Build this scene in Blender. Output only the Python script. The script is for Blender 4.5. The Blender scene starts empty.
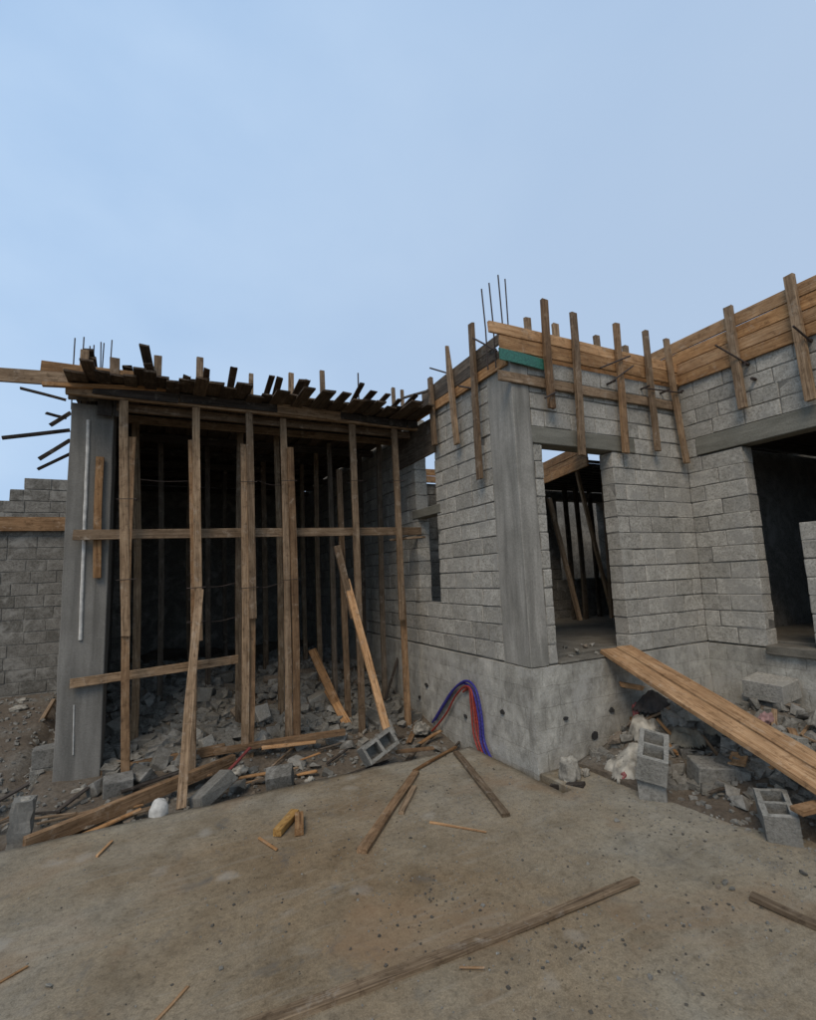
import bpy, bmesh, math, random
from mathutils import Vector, Matrix, noise
random.seed(7)
S = bpy.context.scene
COL = S.collection
R = math.radians

# ---------------------------------------------------------------- camera
YAW, PIT, ROL, FPX = R(26.649), R(7.617), R(-2.328), 497.3
CAM = Vector((0, 0, 2.0))
fw = Vector((math.sin(YAW)*math.cos(PIT), math.cos(YAW)*math.cos(PIT), math.sin(PIT)))
rt = Vector((math.cos(YAW), -math.sin(YAW), 0)); up = rt.cross(fw)
rt, up = rt*math.cos(ROL)+up*math.sin(ROL), up*math.cos(ROL)-rt*math.sin(ROL)
cd = bpy.data.cameras.new('camera'); cam = bpy.data.objects.new('camera', cd); COL.objects.link(cam)
cd.sensor_fit = 'HORIZONTAL'; cd.sensor_width = 36; cd.lens = 36*FPX/816
cd.clip_start = .05; cd.clip_end = 2000
M = Matrix((rt, up, -fw)).transposed().to_4x4(); M.translation = CAM; cam.matrix_world = M
S.camera = cam

# ---------------------------------------------------------------- sky, sun, exposure
SUN_EL, SUN_AZ = R(50), R(222)       # azimuth clockwise from +Y
w = bpy.data.worlds.new('World'); S.world = w; w.use_nodes = True
nt = w.node_tree; N = nt.nodes; L = nt.links; N.clear()
out = N.new('ShaderNodeOutputWorld'); bg = N.new('ShaderNodeBackground'); bg.inputs['Strength'].default_value = .1
sky = N.new('ShaderNodeTexSky'); sky.sky_type = 'NISHITA'; sky.sun_disc = False
sky.sun_elevation = SUN_EL; sky.sun_rotation = SUN_AZ; sky.dust_density = 4; sky.air_density = 1.0
tc = N.new('ShaderNodeTexCoord')
nz = N.new('ShaderNodeTexNoise'); nz.inputs['Scale'].default_value = 1.5; nz.inputs['Detail'].default_value = 6; nz.inputs['Roughness'].default_value = .5
mp = N.new('ShaderNodeMapping'); mp.inputs['Scale'].default_value = (1, 1, 1.8); mp.inputs['Location'].default_value = (.3, .2, .1)
L.new(tc.outputs['Generated'], mp.inputs['Vector']); L.new(mp.outputs['Vector'], nz.inputs['Vector'])
cr = N.new('ShaderNodeValToRGB')     # overcast layer: soft grey-blue banks
cr.color_ramp.elements[0].position = .34; cr.color_ramp.elements[0].color = (.35, .52, .77, 1)
cr.color_ramp.elements[1].position = .64; cr.color_ramp.elements[1].color = (.485, .645, .86, 1)
L.new(nz.outputs['Fac'], cr.inputs['Fac'])
dt = N.new('ShaderNodeVectorMath'); dt.operation = 'DOT_PRODUCT'; dt.inputs[1].default_value = (.85, .1, -.25)   # greyer bank to the east
L.new(tc.outputs['Generated'], dt.inputs[0])
gr = N.new('ShaderNodeMapRange'); gr.interpolation_type = 'SMOOTHSTEP'; gr.inputs['From Min'].default_value = -.35; gr.inputs['From Max'].default_value = .75
L.new(dt.outputs['Value'], gr.inputs['Value'])
gm = N.new('ShaderNodeMix'); gm.data_type = 'RGBA'; gm.inputs[7].default_value = (.425, .545, .72, 1)
L.new(gr.outputs['Result'], gm.inputs['Factor']); L.new(cr.outputs['Color'], gm.inputs[6])
sc = N.new('ShaderNodeVectorMath'); sc.operation = 'SCALE'; sc.inputs['Scale'].default_value = 10.0
L.new(gm.outputs[2], sc.inputs[0])
mx = N.new('ShaderNodeMix'); mx.data_type = 'RGBA'; mx.inputs['Factor'].default_value = .93
L.new(sky.outputs['Color'], mx.inputs[6]); L.new(sc.outputs['Vector'], mx.inputs[7])
L.new(mx.outputs[2], bg.inputs['Color']); L.new(bg.outputs['Background'], out.inputs['Surface'])
sd = bpy.data.lights.new('sun', 'SUN'); sd.energy = 1.5; sd.angle = R(26); sd.color = (1, .86, .70)
sun = bpy.data.objects.new('sun', sd); COL.objects.link(sun)
sdir = Vector((math.sin(SUN_AZ)*math.cos(SUN_EL), math.cos(SUN_AZ)*math.cos(SUN_EL), math.sin(SUN_EL)))
sun.rotation_euler = sdir.to_track_quat('Z', 'Y').to_euler(); sun.location = (-4, -6, 12)
vs = S.view_settings; vs.view_transform = 'Standard'; vs.look = 'None'; vs.exposure = 0.15; vs.gamma = 1.0; vs.use_curve_mapping = False

# ---------------------------------------------------------------- helpers
def at(x, y, X=None, Y=None, Z=None):
    """where the line of sight through a photo pixel meets a plane of the place"""
    d = rt*((x-408)/FPX) - up*((y-510)/FPX) + fw
    t = (X-CAM.x)/d.x if X is not None else (Y-CAM.y)/d.y if Y is not None else (Z-CAM.z)/d.z
    return CAM + d*t

WM = {}
def link(o, mat4, parent=None):
    COL.objects.link(o)
    if parent is not None:
        o.parent = parent; o.matrix_basis = WM[parent].inverted() @ mat4
    else:
        o.matrix_basis = mat4
    WM[o] = mat4
    return o
def tag(o, label=None, cat=None, group=None, kind=None):
    if label: o['label'] = label
    if cat: o['category'] = cat
    if group: o['group'] = group
    if kind: o['kind'] = kind
    return o
def empty(name, loc=(0, 0, 0)):
    o = bpy.data.objects.new(name, None); o.empty_display_size = .2
    return link(o, Matrix.Translation(Vector(loc)))
def mesh(name, verts, faces, mat, smooth=False):
    me = bpy.data.meshes.new(name); me.from_pydata([tuple(v) for v in verts], [], faces); me.update()
    if mat: me.materials.append(mat)
    if smooth: me.polygons.foreach_set('use_smooth', [True]*len(me.polygons))
    return me
def obj(name, me, mat4=None, parent=None):
    return link(bpy.data.objects.new(name, me), mat4 if mat4 is not None else Matrix.Identity(4), parent)

class MB:
    def __init__(s): s.v = []; s.f = []
    def add(s, v, f):
        b = len(s.v); s.v += [Vector(q) for q in v]; s.f += [tuple(i+b for i in q) for q in f]
    def box(s, a, b):
        x0, y0, z0 = a; x1, y1, z1 = b
        s.add([(x0,y0,z0),(x1,y0,z0),(x1,y1,z0),(x0,y1,z0),(x0,y0,z1),(x1,y0,z1),(x1,y1,z1),(x0,y1,z1)],
              [(0,3,2,1),(4,5,6,7),(0,1,5,4),(1,2,6,5),(2,3,7,6),(3,0,4,7)])
    def build(s, name, mat, parent=None, mat4=None, smooth=False):
        m4 = mat4 if mat4 is not None else Matrix.Identity(4)
        if mat4 is None and s.v:      # origin at the base centre
            n = len(s.v)
            c = Vector((sum(q.x for q in s.v)/n, sum(q.y for q in s.v)/n, min(q.z for q in s.v)))
            m4 = Matrix.Translation(c); s.v = [q-c for q in s.v]
        return obj(name, mesh(name, s.v, s.f, mat, smooth), m4, parent)

def tube_mb(pts, rad, n=8):
    mb = MB(); rings = []
    for i, p in enumerate(pts):
        a = pts[max(0, i-1)]; b = pts[min(len(pts)-1, i+1)]
        t = (b-a).normalized(); u = t.cross(Vector((.3, .9, .21))).normalized(); v2 = t.cross(u)
        r = rad(i) if callable(rad) else rad
        rings.append([p + u*math.cos(2*math.pi*k/n)*r + v2*math.sin(2*math.pi*k/n)*r for k in range(n)])
    v = [q for rg in rings for q in rg]; f = []
    for i in range(len(pts)-1):
        for k in range(n):
            f.append((i*n+k, i*n+(k+1) % n, (i+1)*n+(k+1) % n, (i+1)*n+k))
    f.append(tuple(range(n-1, -1, -1))); f.append(tuple((len(pts)-1)*n+k for k in range(n)))
    mb.add(v, f); return mb
def smooth_path(pts, k=8):
    o = []; P = [Vector(p) for p in pts]; P = [P[0]*2-P[1]]+P+[P[-1]*2-P[-2]]
    for i in range(1, len(P)-2):
        for j in range(k):
            t = j/k; a, b, c, d = P[i-1:i+3]
            o.append(.5*((2*b)+(c-a)*t+(2*a-5*b+4*c-d)*t*t+(3*b-a-3*c+d)*t**3))
    o.append(P[-2]); return o

# ---------------------------------------------------------------- materials
def newmat(name):
    m = bpy.data.materials.new(name); m.use_nodes = True; nt = m.node_tree
    b = nt.nodes['Principled BSDF']; return m, nt, nt.nodes, nt.links, b
def ramp(N, stops):
    r = N.new('ShaderNodeValToRGB'); e = r.color_ramp.elements
    while len(e) < len(stops): e.new(.5)
    for q, (p, c) in zip(e, stops): q.position = p; q.color = (*c, 1)
    return r
def nnoise(N, L, vec, scale, detail=5, rough=.6, dist=0):
    n = N.new('ShaderNodeTexNoise'); n.inputs['Scale'].default_value = scale; n.inputs['Detail'].default_value = detail
    n.inputs['Roughness'].default_value = rough; n.inputs['Distortion'].default_value = dist
    L.new(vec, n.inputs['Vector']); return n
def objvec(N, L, per_object=True, scale=(1, 1, 1)):
    tc = N.new('ShaderNodeTexCoord'); mp = N.new('ShaderNodeMapping'); mp.inputs['Scale'].default_value = scale
    L.new(tc.outputs['Object'], mp.inputs['Vector'])
    if not per_object: return mp.outputs['Vector'], None
    oi = N.new('ShaderNodeObjectInfo'); ml = N.new('ShaderNodeMath'); ml.operation = 'MULTIPLY'; ml.inputs[1].default_value = 83
    L.new(oi.outputs['Random'], ml.inputs[0])
    ad = N.new('ShaderNodeVectorMath'); L.new(mp.outputs['Vector'], ad.inputs[0])
    cb = N.new('ShaderNodeCombineXYZ'); L.new(ml.outputs[0], cb.inputs[0]); L.new(ml.outputs[0], cb.inputs[1]); L.new(ml.outputs[0], cb.inputs[2])
    L.new(cb.outputs[0], ad.inputs[1]); return ad.outputs[0], oi
def mixc(N, L, a, b, fac, mode='MIX'):
    m = N.new('ShaderNodeMix'); m.data_type = 'RGBA'; m.blend_type = mode
    for sck, v in ((m.inputs[6], a), (m.inputs[7], b)):
        if isinstance(v, tuple): sck.default_value = (*v, 1)
        else: L.new(v, sck)
    if isinstance(fac, (int, float)): m.inputs['Factor'].default_value = fac
    else: L.new(fac, m.inputs['Factor'])
    return m.outputs[2]
def bump(N, L, b, h, strength=.4, dist=.01, prev=None):
    n = N.new('ShaderNodeBump'); n.inputs['Strength'].default_value = strength; n.inputs['Distance'].default_value = dist
    L.new(h, n.inputs['Height'])
    if prev: L.new(prev, n.inputs['Normal'])
    L.new(n.outputs['Normal'], b.inputs['Normal']); return n.outputs['Normal']

def smear(N, L, x, col=(.30, .282, .245), amt=.75):
    """mortar wiped over the blockwork, running on from block to joint"""
    g = N.new('ShaderNodeNewGeometry')
    a = nnoise(N, L, g.outputs['Position'], 3.4, 7, .68, .6); c = nnoise(N, L, g.outputs['Position'], 28, 4, .7)
    ad = N.new('ShaderNodeMath'); ad.operation = 'MULTIPLY_ADD'; ad.inputs[1].default_value = .22; L.new(c.outputs['Fac'], ad.inputs[0]); L.new(a.outputs['Fac'], ad.inputs[2])
    r = ramp(N, [(.61, (0, 0, 0)), (.74, (amt, amt, amt))]); L.new(ad.outputs[0], r.inputs['Fac'])
    return mixc(N, L, x, col, r.outputs['Color'])
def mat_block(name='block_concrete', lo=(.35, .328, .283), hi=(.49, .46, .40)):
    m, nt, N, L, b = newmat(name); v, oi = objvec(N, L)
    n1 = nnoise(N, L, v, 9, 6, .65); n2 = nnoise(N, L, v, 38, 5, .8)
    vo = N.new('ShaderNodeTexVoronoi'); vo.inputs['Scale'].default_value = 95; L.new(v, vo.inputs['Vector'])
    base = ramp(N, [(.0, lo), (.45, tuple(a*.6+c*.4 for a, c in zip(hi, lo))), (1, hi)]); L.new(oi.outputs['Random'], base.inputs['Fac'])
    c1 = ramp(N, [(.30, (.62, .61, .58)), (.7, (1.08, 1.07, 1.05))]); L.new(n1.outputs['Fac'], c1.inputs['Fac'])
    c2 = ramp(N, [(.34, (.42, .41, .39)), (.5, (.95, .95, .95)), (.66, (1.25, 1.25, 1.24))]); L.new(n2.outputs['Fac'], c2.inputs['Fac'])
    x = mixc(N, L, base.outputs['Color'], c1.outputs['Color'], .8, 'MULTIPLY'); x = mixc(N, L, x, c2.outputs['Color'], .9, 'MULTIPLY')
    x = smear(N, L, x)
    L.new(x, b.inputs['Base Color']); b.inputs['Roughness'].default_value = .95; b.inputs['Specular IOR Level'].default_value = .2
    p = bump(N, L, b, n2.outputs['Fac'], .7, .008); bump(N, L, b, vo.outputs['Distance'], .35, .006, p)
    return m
def mat_concrete(name, lo, hi, streak=(1, 1, .12), board=0.0, dirt=(.10, .09, .065), dirtamt=.5, bumpd=.008, sc=1.0):
    m, nt, N, L, b = newmat(name); v, oi = objvec(N, L, False)
    vs_, _ = objvec(N, L, False, streak)
    n1 = nnoise(N, L, vs_, 7*sc, 7, .62, .4); n2 = nnoise(N, L, v, 55, 5, .7); n3 = nnoise(N, L, v, 1.7*sc, 5, .6)
    base = ramp(N, [(.28, lo), (.7, hi)]); L.new(n1.outputs['Fac'], base.inputs['Fac'])
    c2 = ramp(N, [(.3, (.7, .7, .69)), (.65, (1.06, 1.06, 1.06))]); L.new(n2.outputs['Fac'], c2.inputs['Fac'])
    dm = ramp(N, [(.46, (0, 0, 0)), (.68, (1, 1, 1))]); L.new(n3.outputs['Fac'], dm.inputs['Fac'])
    ml = N.new('ShaderNodeMath'); ml.operation = 'MULTIPLY'; ml.inputs[1].default_value = dirtamt; L.new(dm.outputs['Color'], ml.inputs[0])
    x = mixc(N, L, base.outputs['Color'], c2.outputs['Color'], .8, 'MULTIPLY'); x = mixc(N, L, x, dirt, ml.outputs[0])
    vo = N.new('ShaderNodeTexVoronoi'); vo.inputs['Scale'].default_value = 26; L.new(v, vo.inputs['Vector'])
    pit = ramp(N, [(.03, (.35, .34, .32)), (.11, (1, 1, 1))]); L.new(vo.outputs['Distance'], pit.inputs['Fac'])
    x = mixc(N, L, x, pit.outputs['Color'], .7, 'MULTIPLY')
    if name == 'mortar': x = smear(N, L, x)
    if name == 'plinth_concrete':        # marks of the shutter boards and half-hidden courses
        gp = N.new('ShaderNodeNewGeometry'); sp_ = N.new('ShaderNodeSeparateXYZ'); L.new(gp.outputs['Position'], sp_.inputs[0])
        sm = N.new('ShaderNodeMath'); L.new(sp_.outputs[0], sm.inputs[0]); L.new(sp_.outputs[1], sm.inputs[1])
        cm = N.new('ShaderNodeCombineXYZ'); L.new(sm.outputs[0], cm.inputs[0]); L.new(sp_.outputs[2], cm.inputs[1])
        wv = nnoise(N, L, cm.outputs[0], 6, 4, .6); wa = N.new('ShaderNodeVectorMath'); wa.operation = 'MULTIPLY_ADD'; wa.inputs[1].default_value = (.05, .05, 0); L.new(wv.outputs['Color'], wa.inputs[0]); L.new(cm.outputs[0], wa.inputs[2])
        bk = N.new('ShaderNodeTexBrick'); bk.inputs['Scale'].default_value = 1; bk.inputs['Brick Width'].default_value = .42; bk.inputs['Row Height'].default_value = .21; bk.inputs['Mortar Size'].default_value = .006; bk.inputs['Mortar Smooth'].default_value = .8
        bk.inputs['Color1'].default_value = (1.1, 1.1, 1.08, 1); bk.inputs['Color2'].default_value = (.8, .8, .79, 1); bk.inputs['Mortar'].default_value = (.5, .49, .46, 1); L.new(wa.outputs[0], bk.inputs['Vector'])
        x = mixc(N, L, x, bk.outputs['Color'], .55, 'MULTIPLY'); x = smear(N, L, x, (.42, .395, .345), .7)
    L.new(x, b.inputs['Base Color']); b.inputs['Roughness'].default_value = .88; b.inputs['Specular IOR Level'].default_value = .3
    p = bump(N, L, b, n1.outputs['Fac'], .5, bumpd*1.6); bump(N, L, b, n2.outputs['Fac'], .5, bumpd, p)
    return m
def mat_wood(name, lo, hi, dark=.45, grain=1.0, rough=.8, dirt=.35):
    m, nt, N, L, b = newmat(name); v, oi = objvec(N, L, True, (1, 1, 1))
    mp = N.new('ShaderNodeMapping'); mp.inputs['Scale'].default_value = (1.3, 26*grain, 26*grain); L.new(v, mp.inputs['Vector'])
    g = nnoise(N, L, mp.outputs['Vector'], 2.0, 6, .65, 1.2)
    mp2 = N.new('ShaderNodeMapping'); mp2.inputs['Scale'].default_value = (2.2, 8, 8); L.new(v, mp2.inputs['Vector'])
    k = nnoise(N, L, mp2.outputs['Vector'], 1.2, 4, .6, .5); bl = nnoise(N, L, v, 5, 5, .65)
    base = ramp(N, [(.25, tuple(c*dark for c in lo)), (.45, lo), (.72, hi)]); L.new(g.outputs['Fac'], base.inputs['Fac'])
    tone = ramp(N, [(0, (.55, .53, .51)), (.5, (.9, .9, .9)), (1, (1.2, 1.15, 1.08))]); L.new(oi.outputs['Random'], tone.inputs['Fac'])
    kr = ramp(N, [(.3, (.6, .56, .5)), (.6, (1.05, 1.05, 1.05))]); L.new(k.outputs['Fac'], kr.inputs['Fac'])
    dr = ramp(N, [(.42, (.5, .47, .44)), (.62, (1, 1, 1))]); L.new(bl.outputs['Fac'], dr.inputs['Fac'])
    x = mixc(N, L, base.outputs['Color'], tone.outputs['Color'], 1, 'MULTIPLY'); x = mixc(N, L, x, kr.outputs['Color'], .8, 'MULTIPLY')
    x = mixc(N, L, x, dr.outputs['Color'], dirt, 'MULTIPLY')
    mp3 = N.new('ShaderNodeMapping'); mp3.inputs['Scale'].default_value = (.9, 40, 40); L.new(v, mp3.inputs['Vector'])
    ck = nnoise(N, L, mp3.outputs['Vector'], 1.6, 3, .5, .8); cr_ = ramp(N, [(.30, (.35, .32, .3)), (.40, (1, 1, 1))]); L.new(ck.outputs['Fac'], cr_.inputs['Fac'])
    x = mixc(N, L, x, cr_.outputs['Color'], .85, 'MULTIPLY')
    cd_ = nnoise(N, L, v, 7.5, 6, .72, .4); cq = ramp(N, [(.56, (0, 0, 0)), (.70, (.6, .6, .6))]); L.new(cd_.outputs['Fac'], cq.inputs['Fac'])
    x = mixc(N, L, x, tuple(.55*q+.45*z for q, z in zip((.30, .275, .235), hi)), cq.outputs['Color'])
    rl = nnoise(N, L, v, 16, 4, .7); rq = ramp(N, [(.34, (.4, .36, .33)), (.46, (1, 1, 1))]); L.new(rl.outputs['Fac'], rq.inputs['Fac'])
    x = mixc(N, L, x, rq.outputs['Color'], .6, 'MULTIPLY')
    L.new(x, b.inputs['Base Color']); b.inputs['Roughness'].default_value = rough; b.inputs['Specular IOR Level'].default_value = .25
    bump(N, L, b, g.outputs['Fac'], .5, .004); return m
def mat_plain(name, c, rough=.6, metal=0, var=.35, sc=12, bs=.3):
    m, nt, N, L, b = newmat(name); v, oi = objvec(N, L)
    n1 = nnoise(N, L, v, sc, 5, .6); r = ramp(N, [(.3, tuple(q*(1-var) for q in c)), (.7, tuple(min(1, q*(1+var*.4)) for q in c))])
    L.new(n1.outputs['Fac'], r.inputs['Fac']); L.new(r.outputs['Color'], b.inputs['Base Color'])
    b.inputs['Roughness'].default_value = rough; b.inputs['Metallic'].default_value = metal
    bump(N, L, b, n1.outputs['Fac'], bs, .006); return m

M_BLOCK = mat_block()
M_BLOCKD = mat_block('block_concrete_dimmed', (.15, .139, .119), (.235, .218, .19))  # weak light of inner, far and boundary walls painted in as darker colour
M_MORTAR = mat_concrete('mortar', (.11, .102, .088), (.235, .22, .19), (1, 1, 1), dirtamt=.3)
M_PLINTH = mat_concrete('plinth_concrete', (.25, .232, .197), (.56, .525, .45), (1, 1, .6), dirtamt=.55, dirt=(.16, .145, .115), bumpd=.012, sc=1.3)
M_COLUMN = mat_concrete('column_concrete', (.17, .158, .133), (.40, .372, .32), (1.1, 1.1, .11), dirtamt=.5, dirt=(.13, .122, .098), bumpd=.004)
M_COLSHADE = mat_concrete('shaded_column_concrete', (.115, .107, .092), (.25, .232, .20), (1.1, 1.1, .11), dirtamt=.5, dirt=(.10, .093, .078), bumpd=.004)  # weaker light on the porch column, put into a darker concrete colour
M_LINTEL = mat_concrete('lintel_concrete', (.135, .128, .10), (.245, .23, .185), (.25, .25, 1.6), dirtamt=.35)
M_SILL = mat_concrete('dusty_sill', (.10, .088, .068), (.20, .18, .145), (1, 1, 1), dirtamt=.5, dirt=(.085, .07, .05))
M_PINE = mat_wood('fresh_pine', (.46, .262, .125), (.67, .445, .25), .5)
M_YEL = mat_wood('yellow_pine', (.50, .27, .075), (.68, .43, .16), .55)
M_OLDG = mat_wood('drab_weathered_timber', (.155, .108, .066), (.30, .226, .148), .38)
M_PROP = mat_wood('brown_prop_timber', (.27, .16, .082), (.45, .295, .165), .38)
M_PINED = mat_wood('stained_pine', (.36, .19, .08), (.55, .34, .165), .45)
M_OLD = mat_wood('weathered_timber', (.25, .168, .10), (.45, .325, .208), .36)
M_GREYW = mat_wood('grey_weathered_timber', (.115, .09, .065), (.23, .185, .14), .45)
M_DARKW = mat_wood('dark_timber', (.055, .045, .037), (.12, .098, .08), .5)  # very dark timber for inner joists, room deck, clamp bars and scraps
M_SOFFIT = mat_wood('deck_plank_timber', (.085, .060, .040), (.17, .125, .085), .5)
M_REBAR = mat_plain('rusty_rebar', (.075, .055, .045), .7, .5, .5, 40)
M_WHITE = mat_plain('white_plastic', (.55, .52, .46), .65, 0, .35, 14, .2)
M_SACK = mat_plain('dirty_white_sack', (.37, .335, .27), .85, 0, .75, 9, .3)
M_GREENT = mat_plain('green_tarp', (.035, .16, .11), .5, 0, .6, 60, .5)
M_BLUE = mat_plain('blue_conduit', (.035, .03, .22), .4, 0, .3, 20)
M_RED = mat_plain('red_conduit', (.32, .045, .03), .45, 0, .35, 20)
M_REDT = mat_plain('red_wrapper', (.22, .05, .045), .5, 0, .5, 20)
M_DARKSACK = mat_plain('dark_sacking', (.055, .045, .038), .8, 0, .5, 14)
M_TEAL = mat_plain('grey_green_rag', (.17, .15, .11), .85, 0, .5, 14)

def mat_slab():
    m, nt, N, L, b = newmat('dirty_slab_concrete')
    tc = N.new('ShaderNodeTexCoord'); v = tc.outputs['Object']
    big = nnoise(N, L, v, .55, 6, .6, .6); mid = nnoise(N, L, v, 2.6, 6, .62, .3); fine = nnoise(N, L, v, 23, 8, .8, .5); grit = nnoise(N, L, v, 95, 5, .85, .4)
    b1 = ramp(N, [(.34, (.235, .18, .115)), (.5, (.255, .215, .155)), (.64, (.28, .255, .205))]); L.new(big.outputs['Fac'], b1.inputs['Fac'])
    c2 = ramp(N, [(.28, (.66, .63, .58)), (.5, (.95, .94, .92)), (.75, (1.16, 1.15, 1.12))]); L.new(mid.outputs['Fac'], c2.inputs['Fac'])
    c3 = ramp(N, [(.34, (.36, .34, .31)), (.48, (.95, .95, .95)), (.66, (1.28, 1.27, 1.24))]); L.new(fine.outputs['Fac'], c3.inputs['Fac'])
    c4 = ramp(N, [(.3, (.55, .54, .5)), (.56, (1.06, 1.06, 1.06)), (.72, (1.5, 1.48, 1.42))]); L.new(grit.outputs['Fac'], c4.inputs['Fac'])
    x = mixc(N, L, b1.outputs['Color'], c2.outputs['Color'], .9, 'MULTIPLY'); x = mixc(N, L, x, c3.outputs['Color'], .6, 'MULTIPLY'); x = mixc(N, L, x, c4.outputs['Color'], .8, 'MULTIPLY')
    gd = N.new('ShaderNodeVectorMath'); gd.operation = 'DISTANCE'; gd.inputs[1].default_value = (.9, 3.5, 0); wob = nnoise(N, L, v, .9, 5, .65)
    L.new(v, gd.inputs[0]); ga = N.new('ShaderNodeMath'); ga.operation = 'MULTIPLY_ADD'; ga.inputs[1].default_value = 2.6; L.new(wob.outputs['Fac'], ga.inputs[0]); L.new(gd.outputs['Value'], ga.inputs[2])
    gq = ramp(N, [(.50, (.55, .55, .55)), (.98, (0, 0, 0))]); gs = N.new('ShaderNodeMath'); gs.operation = 'MULTIPLY'; gs.inputs[1].default_value = .28; L.new(ga.outputs[0], gs.inputs[0]); L.new(gs.outputs[0], gq.inputs['Fac'])
    soil = mixc(N, L, x, (.80, .62, .42), 1, 'MULTIPLY'); x = mixc(N, L, x, soil, gq.outputs['Color'])      # brown soil trodden over the middle
    st = nnoise(N, L, v, 1.1, 4, .55, .8); sr = ramp(N, [(.55, (0, 0, 0)), (.72, (.55, .55, .55))]); L.new(st.outputs['Fac'], sr.inputs['Fac'])
    x = mixc(N, L, x, (.23, .135, .068), sr.outputs['Color'])
    s2 = N.new('ShaderNodeMapping'); s2.inputs['Location'].default_value = (3, 7, 0); L.new(v, s2.inputs['Vector'])
    d2 = nnoise(N, L, s2.outputs['Vector'], 3.2, 8, .7, .3); dr = ramp(N, [(.57, (0, 0, 0)), (.70, (.7, .7, .7))]); L.new(d2.outputs['Fac'], dr.inputs['Fac'])
    x = mixc(N, L, x, (.11, .10, .085), dr.outputs['Color'])
    # pale cement splashes and dusty trowel sweeps
    sw = N.new('ShaderNodeMapping'); sw.inputs['Rotation'].default_value = (0, 0, .5); sw.inputs['Scale'].default_value = (.6, 3.2, 1); L.new(v, sw.inputs['Vector'])
    tn = nnoise(N, L, sw.outputs['Vector'], 2.2, 7, .68, 1.5); tr_ = ramp(N, [(.54, (0, 0, 0)), (.74, (.38, .38, .38))]); L.new(tn.outputs['Fac'], tr_.inputs['Fac'])
    x = mixc(N, L, x, (.32, .285, .225), tr_.outputs['Color'])
    vo = N.new('ShaderNodeTexVoronoi'); vo.inputs['Scale'].default_value = 2.3; vo.inputs['Randomness'].default_value = 1
    wv = nnoise(N, L, v, 7, 5, .7); wa = N.new('ShaderNodeVectorMath'); wa.operation = 'MULTIPLY_ADD'; wa.inputs[1].default_value = (.22, .22, 0); L.new(wv.outputs['Color'], wa.inputs[0]); L.new(v, wa.inputs[2]); L.new(wa.outputs[0], vo.inputs['Vector'])
    vr = ramp(N, [(.05, (.35, .35, .35)), (.20, (0, 0, 0))]); L.new(vo.outputs['Distance'], vr.inputs['Fac'])
    x = mixc(N, L, x, (.40, .375, .325), vr.outputs['Color'])
    v2 = N.new('ShaderNodeTexVoronoi'); v2.inputs['Scale'].default_value = 30; L.new(wa.outputs[0], v2.inputs['Vector'])
    fr_ = ramp(N, [(.10, (.9, .9, .9)), (.2, (0, 0, 0))]); L.new(v2.outputs['Distance'], fr_.inputs['Fac'])
    fm = N.new('ShaderNodeMath'); fm.operation = 'MULTIPLY'; L.new(fr_.outputs['Color'], fm.inputs[0]); L.new(dr.outputs['Color'], fm.inputs[1])
    x = mixc(N, L, x, (.05, .046, .04), fm.outputs[0])
    L.new(x, b.inputs['Base Color'])
    rr = ramp(N, [(.35, (.62, .62, .62)), (.6, (.9, .9, .9))]); L.new(mid.outputs['Fac'], rr.inputs['Fac']); L.new(rr.outputs['Color'], b.inputs['Roughness'])
    b.inputs['Specular IOR Level'].default_value = .25
    p = bump(N, L, b, mid.outputs['Fac'], .4, .03); p = bump(N, L, b, fine.outputs['Fac'], .3, .008, p); p = bump(N, L, b, tn.outputs['Fac'], .3, .02, p); bump(N, L, b, grit.outputs['Fac'], .4, .003, p)
    return m
def mat_earth():
    m, nt, N, L, b = newmat('damp_earth')
    tc = N.new('ShaderNodeTexCoord'); v = tc.outputs['Object']
    a = nnoise(N, L, v, 1.3, 6, .65); c = nnoise(N, L, v, 22, 6, .75)
    b1 = ramp(N, [(.3, (.10, .072, .048)), (.5, (.15, .118, .085)), (.68, (.19, .17, .14))]); L.new(a.outputs['Fac'], b1.inputs['Fac'])
    c2 = ramp(N, [(.3, (.45, .43, .4)), (.62, (1.15, 1.15, 1.12))]); L.new(c.outputs['Fac'], c2.inputs['Fac'])
    L.new(mixc(N, L, b1.outputs['Color'], c2.outputs['Color'], .85, 'MULTIPLY'), b.inputs['Base Color']); b.inputs['Roughness'].default_value = .95
    p = bump(N, L, b, c.outputs['Fac'], .9, .03); return m
M_SLAB = mat_slab(); M_EARTH = mat_earth()
M_RUB = mat_concrete('rubble_concrete', (.15, .14, .12), (.28, .262, .225), (1, 1, 1), dirtamt=.4, dirt=(.15, .122, .088))
M_RUB2 = mat_block('rubble_block', (.11, .102, .087), (.23, .215, .185))

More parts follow.
